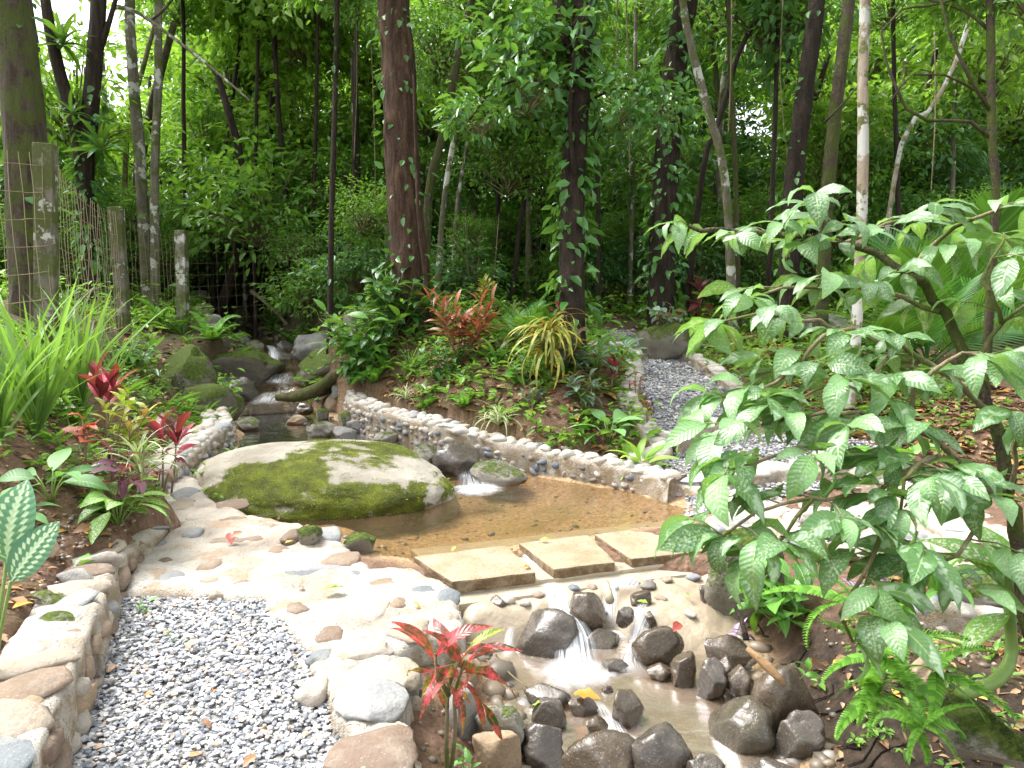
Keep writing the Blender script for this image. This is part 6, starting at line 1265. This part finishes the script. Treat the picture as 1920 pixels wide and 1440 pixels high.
for pts, r0, tag_ in ST:
    P = smooth_path([at(*p) for p in pts], .05); n = len(P)
    P = [p + Vector((random.gauss(0, .006), random.gauss(0, .006), random.gauss(0, .006))) for p in P]
    mbs = MB(); v, f, u = tube([p - so for p in P], [r0 * (1 - .75 * i / n) + .0015 for i in range(n)], 7, .15); mbs.add(v, f, u); mbs.build('branch', M['bark_moss'] if tag_ == 'A' else M['bark_twig'], sh)
    L = sum((a - b).length for a, b in zip(P[:-1], P[1:])); st = .30 if tag_ == 'A' else .22; k = 0; s_ = 0
    i = int(n * (.55 if tag_ == 'A' else .18)); side = 1
    while i < n:
        t = P[min(i + 1, n - 1)] - P[max(i - 1, 0)]; base = P[i]; hd = math.atan2(t.x, t.y)
        az = hd + side * RAD(random.uniform(35, 85)); ln = random.uniform(.07, .17); tw = Vector((sin(az), cos(az), random.uniform(-.15, .35))).normalized() * ln; e = base + tw
        v, f, u = tube([base - so, base + tw * .55 + Vector((0, 0, .01)) - so, e - so], [.0028, .002, .0014], 5); stemb.add(v, f, u)
        for q in range(random.randint(4, 6)):
            tt = [1, .85, .62, .4, .95, .25][q]; a2 = az + (0 if q == 0 else (-1) ** q * RAD(random.uniform(35, 75))); cand.append((base + tw * tt, a2, RAD(random.uniform(-38, 18)), random.uniform(.10, .175)))
        side = -side; i += random.choice((1, 2, 2))
    a2 = math.atan2((P[-1] - P[-3]).x, (P[-1] - P[-3]).y)
    for q in (0, -.8, .8): cand.append((P[-1], a2 + q, RAD(random.uniform(-40, 10)), random.uniform(.12, .18)))
kind(stemb.build('twigs', M['bark_twig'], sh), 'stuff')
random.shuffle(cand); mbx = []
for i, (p, a, pt, s) in enumerate(cand[:300]): leaf(sh, 'shrub', p - so, a, pt, s, random.gauss(0, .45), random.uniform(.85, 1.15))
if len(cand) > 300:
    src = LM['shrub'][0]; nv = len(src.vertices); co = np.empty(nv * 3); src.vertices.foreach_get('co', co); co = co.reshape(-1, 3); fs = [tuple(q.vertices) for q in src.polygons]; uvm = np.zeros((nv, 2))
    for lp, d in zip(src.loops, src.uv_layers[0].data): uvm[lp.vertex_index] = d.uv
    mb = MB()
    for p, a, pt, s in cand[300:]:
        mt = Matrix.Translation(p - so) @ Matrix.Rotation(-a, 4, 'Z') @ Matrix.Rotation(pt, 4, 'X') @ Matrix.Rotation(random.gauss(0, .45), 4, 'Y') @ Matrix.Scale(s, 4); mt = np.array(mt); mb.add((co @ mt[:3, :3].T + mt[:3, 3]).tolist(), fs, uvm.tolist())
    kind(mb.build('foliage', M['l_shrub'], sh), 'stuff')
print('SHRUB LEAVES', len(cand))

# ------------------------------------------------------------------ leaf litter and ground cover
def scatter(n, xr, yr, avoid=True):
    Q = np.stack([rng.uniform(*xr, n), rng.uniform(*yr, n)], 1)
    if avoid:
        k = np.ones(n, bool)
        for pl in (POOL, UPOOL, LOWER, PLAT, GRAV, PL2, APR): k &= poly_sd(pl, Q) < -.03
        for pl, z in TER: k &= poly_sd(pzl(pl, z), Q) < -.05
        d, _ = line_d(STREAM, Q); k &= d > .45; Q = Q[k]
    return Q
def litter(Q, size, lift=.012):
    n = len(Q); z = T(Q); Pn = np.column_stack([Q, z + lift * rng.random(n) + .004]); A_ = rng.normal(0, 1, (n, 3)); A_[:, 2] *= .18; N_ = rng.normal(0, .3, (n, 3)); N_[:, 2] += 1; L = size * rng.lognormal(0, .35, n)
    return leaf_cloud(Pn, A_, N_, L, L * .45, .25, .12) + (np.repeat(rng.random(n), 6),)
parts = [litter(scatter(4200, (-4.6, -1.2), (2.6, 9)), .055), litter(scatter(8000, (-1.6, 4.2), (6.0, 12)), .085), litter(scatter(5200, (2.2, 4.8), (2.6, 7.5)), .07), litter(scatter(9000, (-12, 12), (9, 24)), .12), litter(scatter(700, (.85, 2.6), (1.9, 3.6)), .045)]
V = np.vstack([p[0] for p in parts]); o_ = 0; Fs = []
for p in parts: Fs.append(p[1] + o_); o_ += len(p[0])
o = obj('leaf_litter', mesh('leaf_litter', V, np.vstack(Fs), True, var=np.concatenate([p[2] for p in parts])), None, M['litter']); kind(o, 'stuff'); tag(o, 'brown dead leaves strewn over the soil banks', 'leaf litter')
def sprigs(Q, hgt, k, ll):
    n = len(Q); z = T(Q); B_ = np.column_stack([Q, z]); B_ = np.repeat(B_, k, 0); m_ = n * k; hh = np.repeat(hgt * rng.lognormal(0, .4, n), k) * rng.uniform(.2, 1, m_); a = rng.uniform(0, 2 * pi, m_)
    B_[:, 2] += hh; A_ = np.stack([np.cos(a), np.sin(a), rng.normal(.25, .35, m_)], 1); B_[:, :2] += A_[:, :2] * hh[:, None] * .25; N_ = rng.normal(0, .3, (m_, 3)); N_[:, 2] += 1; L = ll * rng.lognormal(0, .3, m_)
    return leaf_cloud(B_, A_, N_, L, L * .42, .2, .2) + (np.repeat(rng.random(m_), 6),)
def blades(Q, L0):
    n = len(Q); k = 8; z = T(Q); B_ = np.repeat(np.column_stack([Q, z]), k, 0); m_ = n * k; a = rng.uniform(0, 2 * pi, m_); A_ = np.stack([np.cos(a) * .6, np.sin(a) * .6, rng.uniform(.5, 1.4, m_)], 1); N_ = np.stack([-np.cos(a), -np.sin(a), np.full(m_, .6)], 1); L = L0 * rng.lognormal(0, .35, m_)
    return leaf_cloud(B_, A_, N_, L, L * .06, .2, .35) + (np.repeat(rng.random(m_), 6),)
far_ = lambda n: scatter(n, (-13, 13), (9.5, 22)); Qf = far_(3400); Qf = Qf[_vn(Qf, .9, 3.) > -.35]
Qn = scatter(600, (-4.8, -2.2), (4.2, 9.5)); Qc = scatter(1200, (-1.4, 4.4), (6.8, 10.5)); Qr = scatter(500, (2.2, 4.5), (3, 7.5)); Qb = scatter(170, (.8, 2.2), (2.0, 3.3), False); Qb = Qb[poly_sd(LOWER, Qb) < -.1]
parts = [sprigs(Qf, .28, 9, .11), sprigs(Qn, .12, 8, .06), sprigs(Qc, .14, 7, .085), sprigs(Qr, .09, 7, .05), sprigs(Qb, .05, 7, .032), blades(scatter(700, (-12, 12), (10, 18)), .22), blades(scatter(90, (-5.2, -3.), (4.6, 9)), .16)]
V = np.vstack([p[0] for p in parts]); o_ = 0; Fs = []
for p in parts: Fs.append(p[1] + o_); o_ += len(p[0])
o = obj('ground_cover', mesh('ground_cover', V, np.vstack(Fs), True, var=np.concatenate([p[2] for p in parts])), None, M['f_mid']); kind(o, 'stuff'); tag(o, 'low green weeds and seedlings covering the forest floor', 'ground cover')

# thin roots on the dark bank, ferns along the far stream
rr_ = random.Random(5)
for x, y in [(1440, 1200), (1480, 1250), (1520, 1210), (1560, 1290), (1600, 1330), (1640, 1370), (1700, 1400), (1580, 1390)]:
    a_ = hit(x, y); pts = [a_ + Vector((0, 0, .01))]
    for k in range(4):
        q = pts[-1] + Vector((rr_.uniform(-.09, .03), rr_.uniform(-.06, .06), 0)); q.z = gz(q.x, q.y) + .008; pts.append(q)
    o = bar('thin_root', pts, .005, M['bark_dark'], 'thin dark root creeping down the shaded earth bank', 'root', 5); o['group'] = 'thin roots on the shaded bank'
for px, py, sz, lab in [(420, 575, .75, 'fern left of the far stream bend'), (470, 560, .8, 'fern in the gap above the far stream'), (530, 565, .8, 'fern right of the far stream bend'), (575, 590, .6, 'fern on the right bank above the pale grey boulder'), (380, 555, .8, 'fern behind the third fence post'), (500, 545, .8, 'pale fern deepest in the stream gap')]:
    rosette('fern_plant', lab, 'fern', hit(px, py), 'feather', 12, sz, (10, 65), lname='frond')
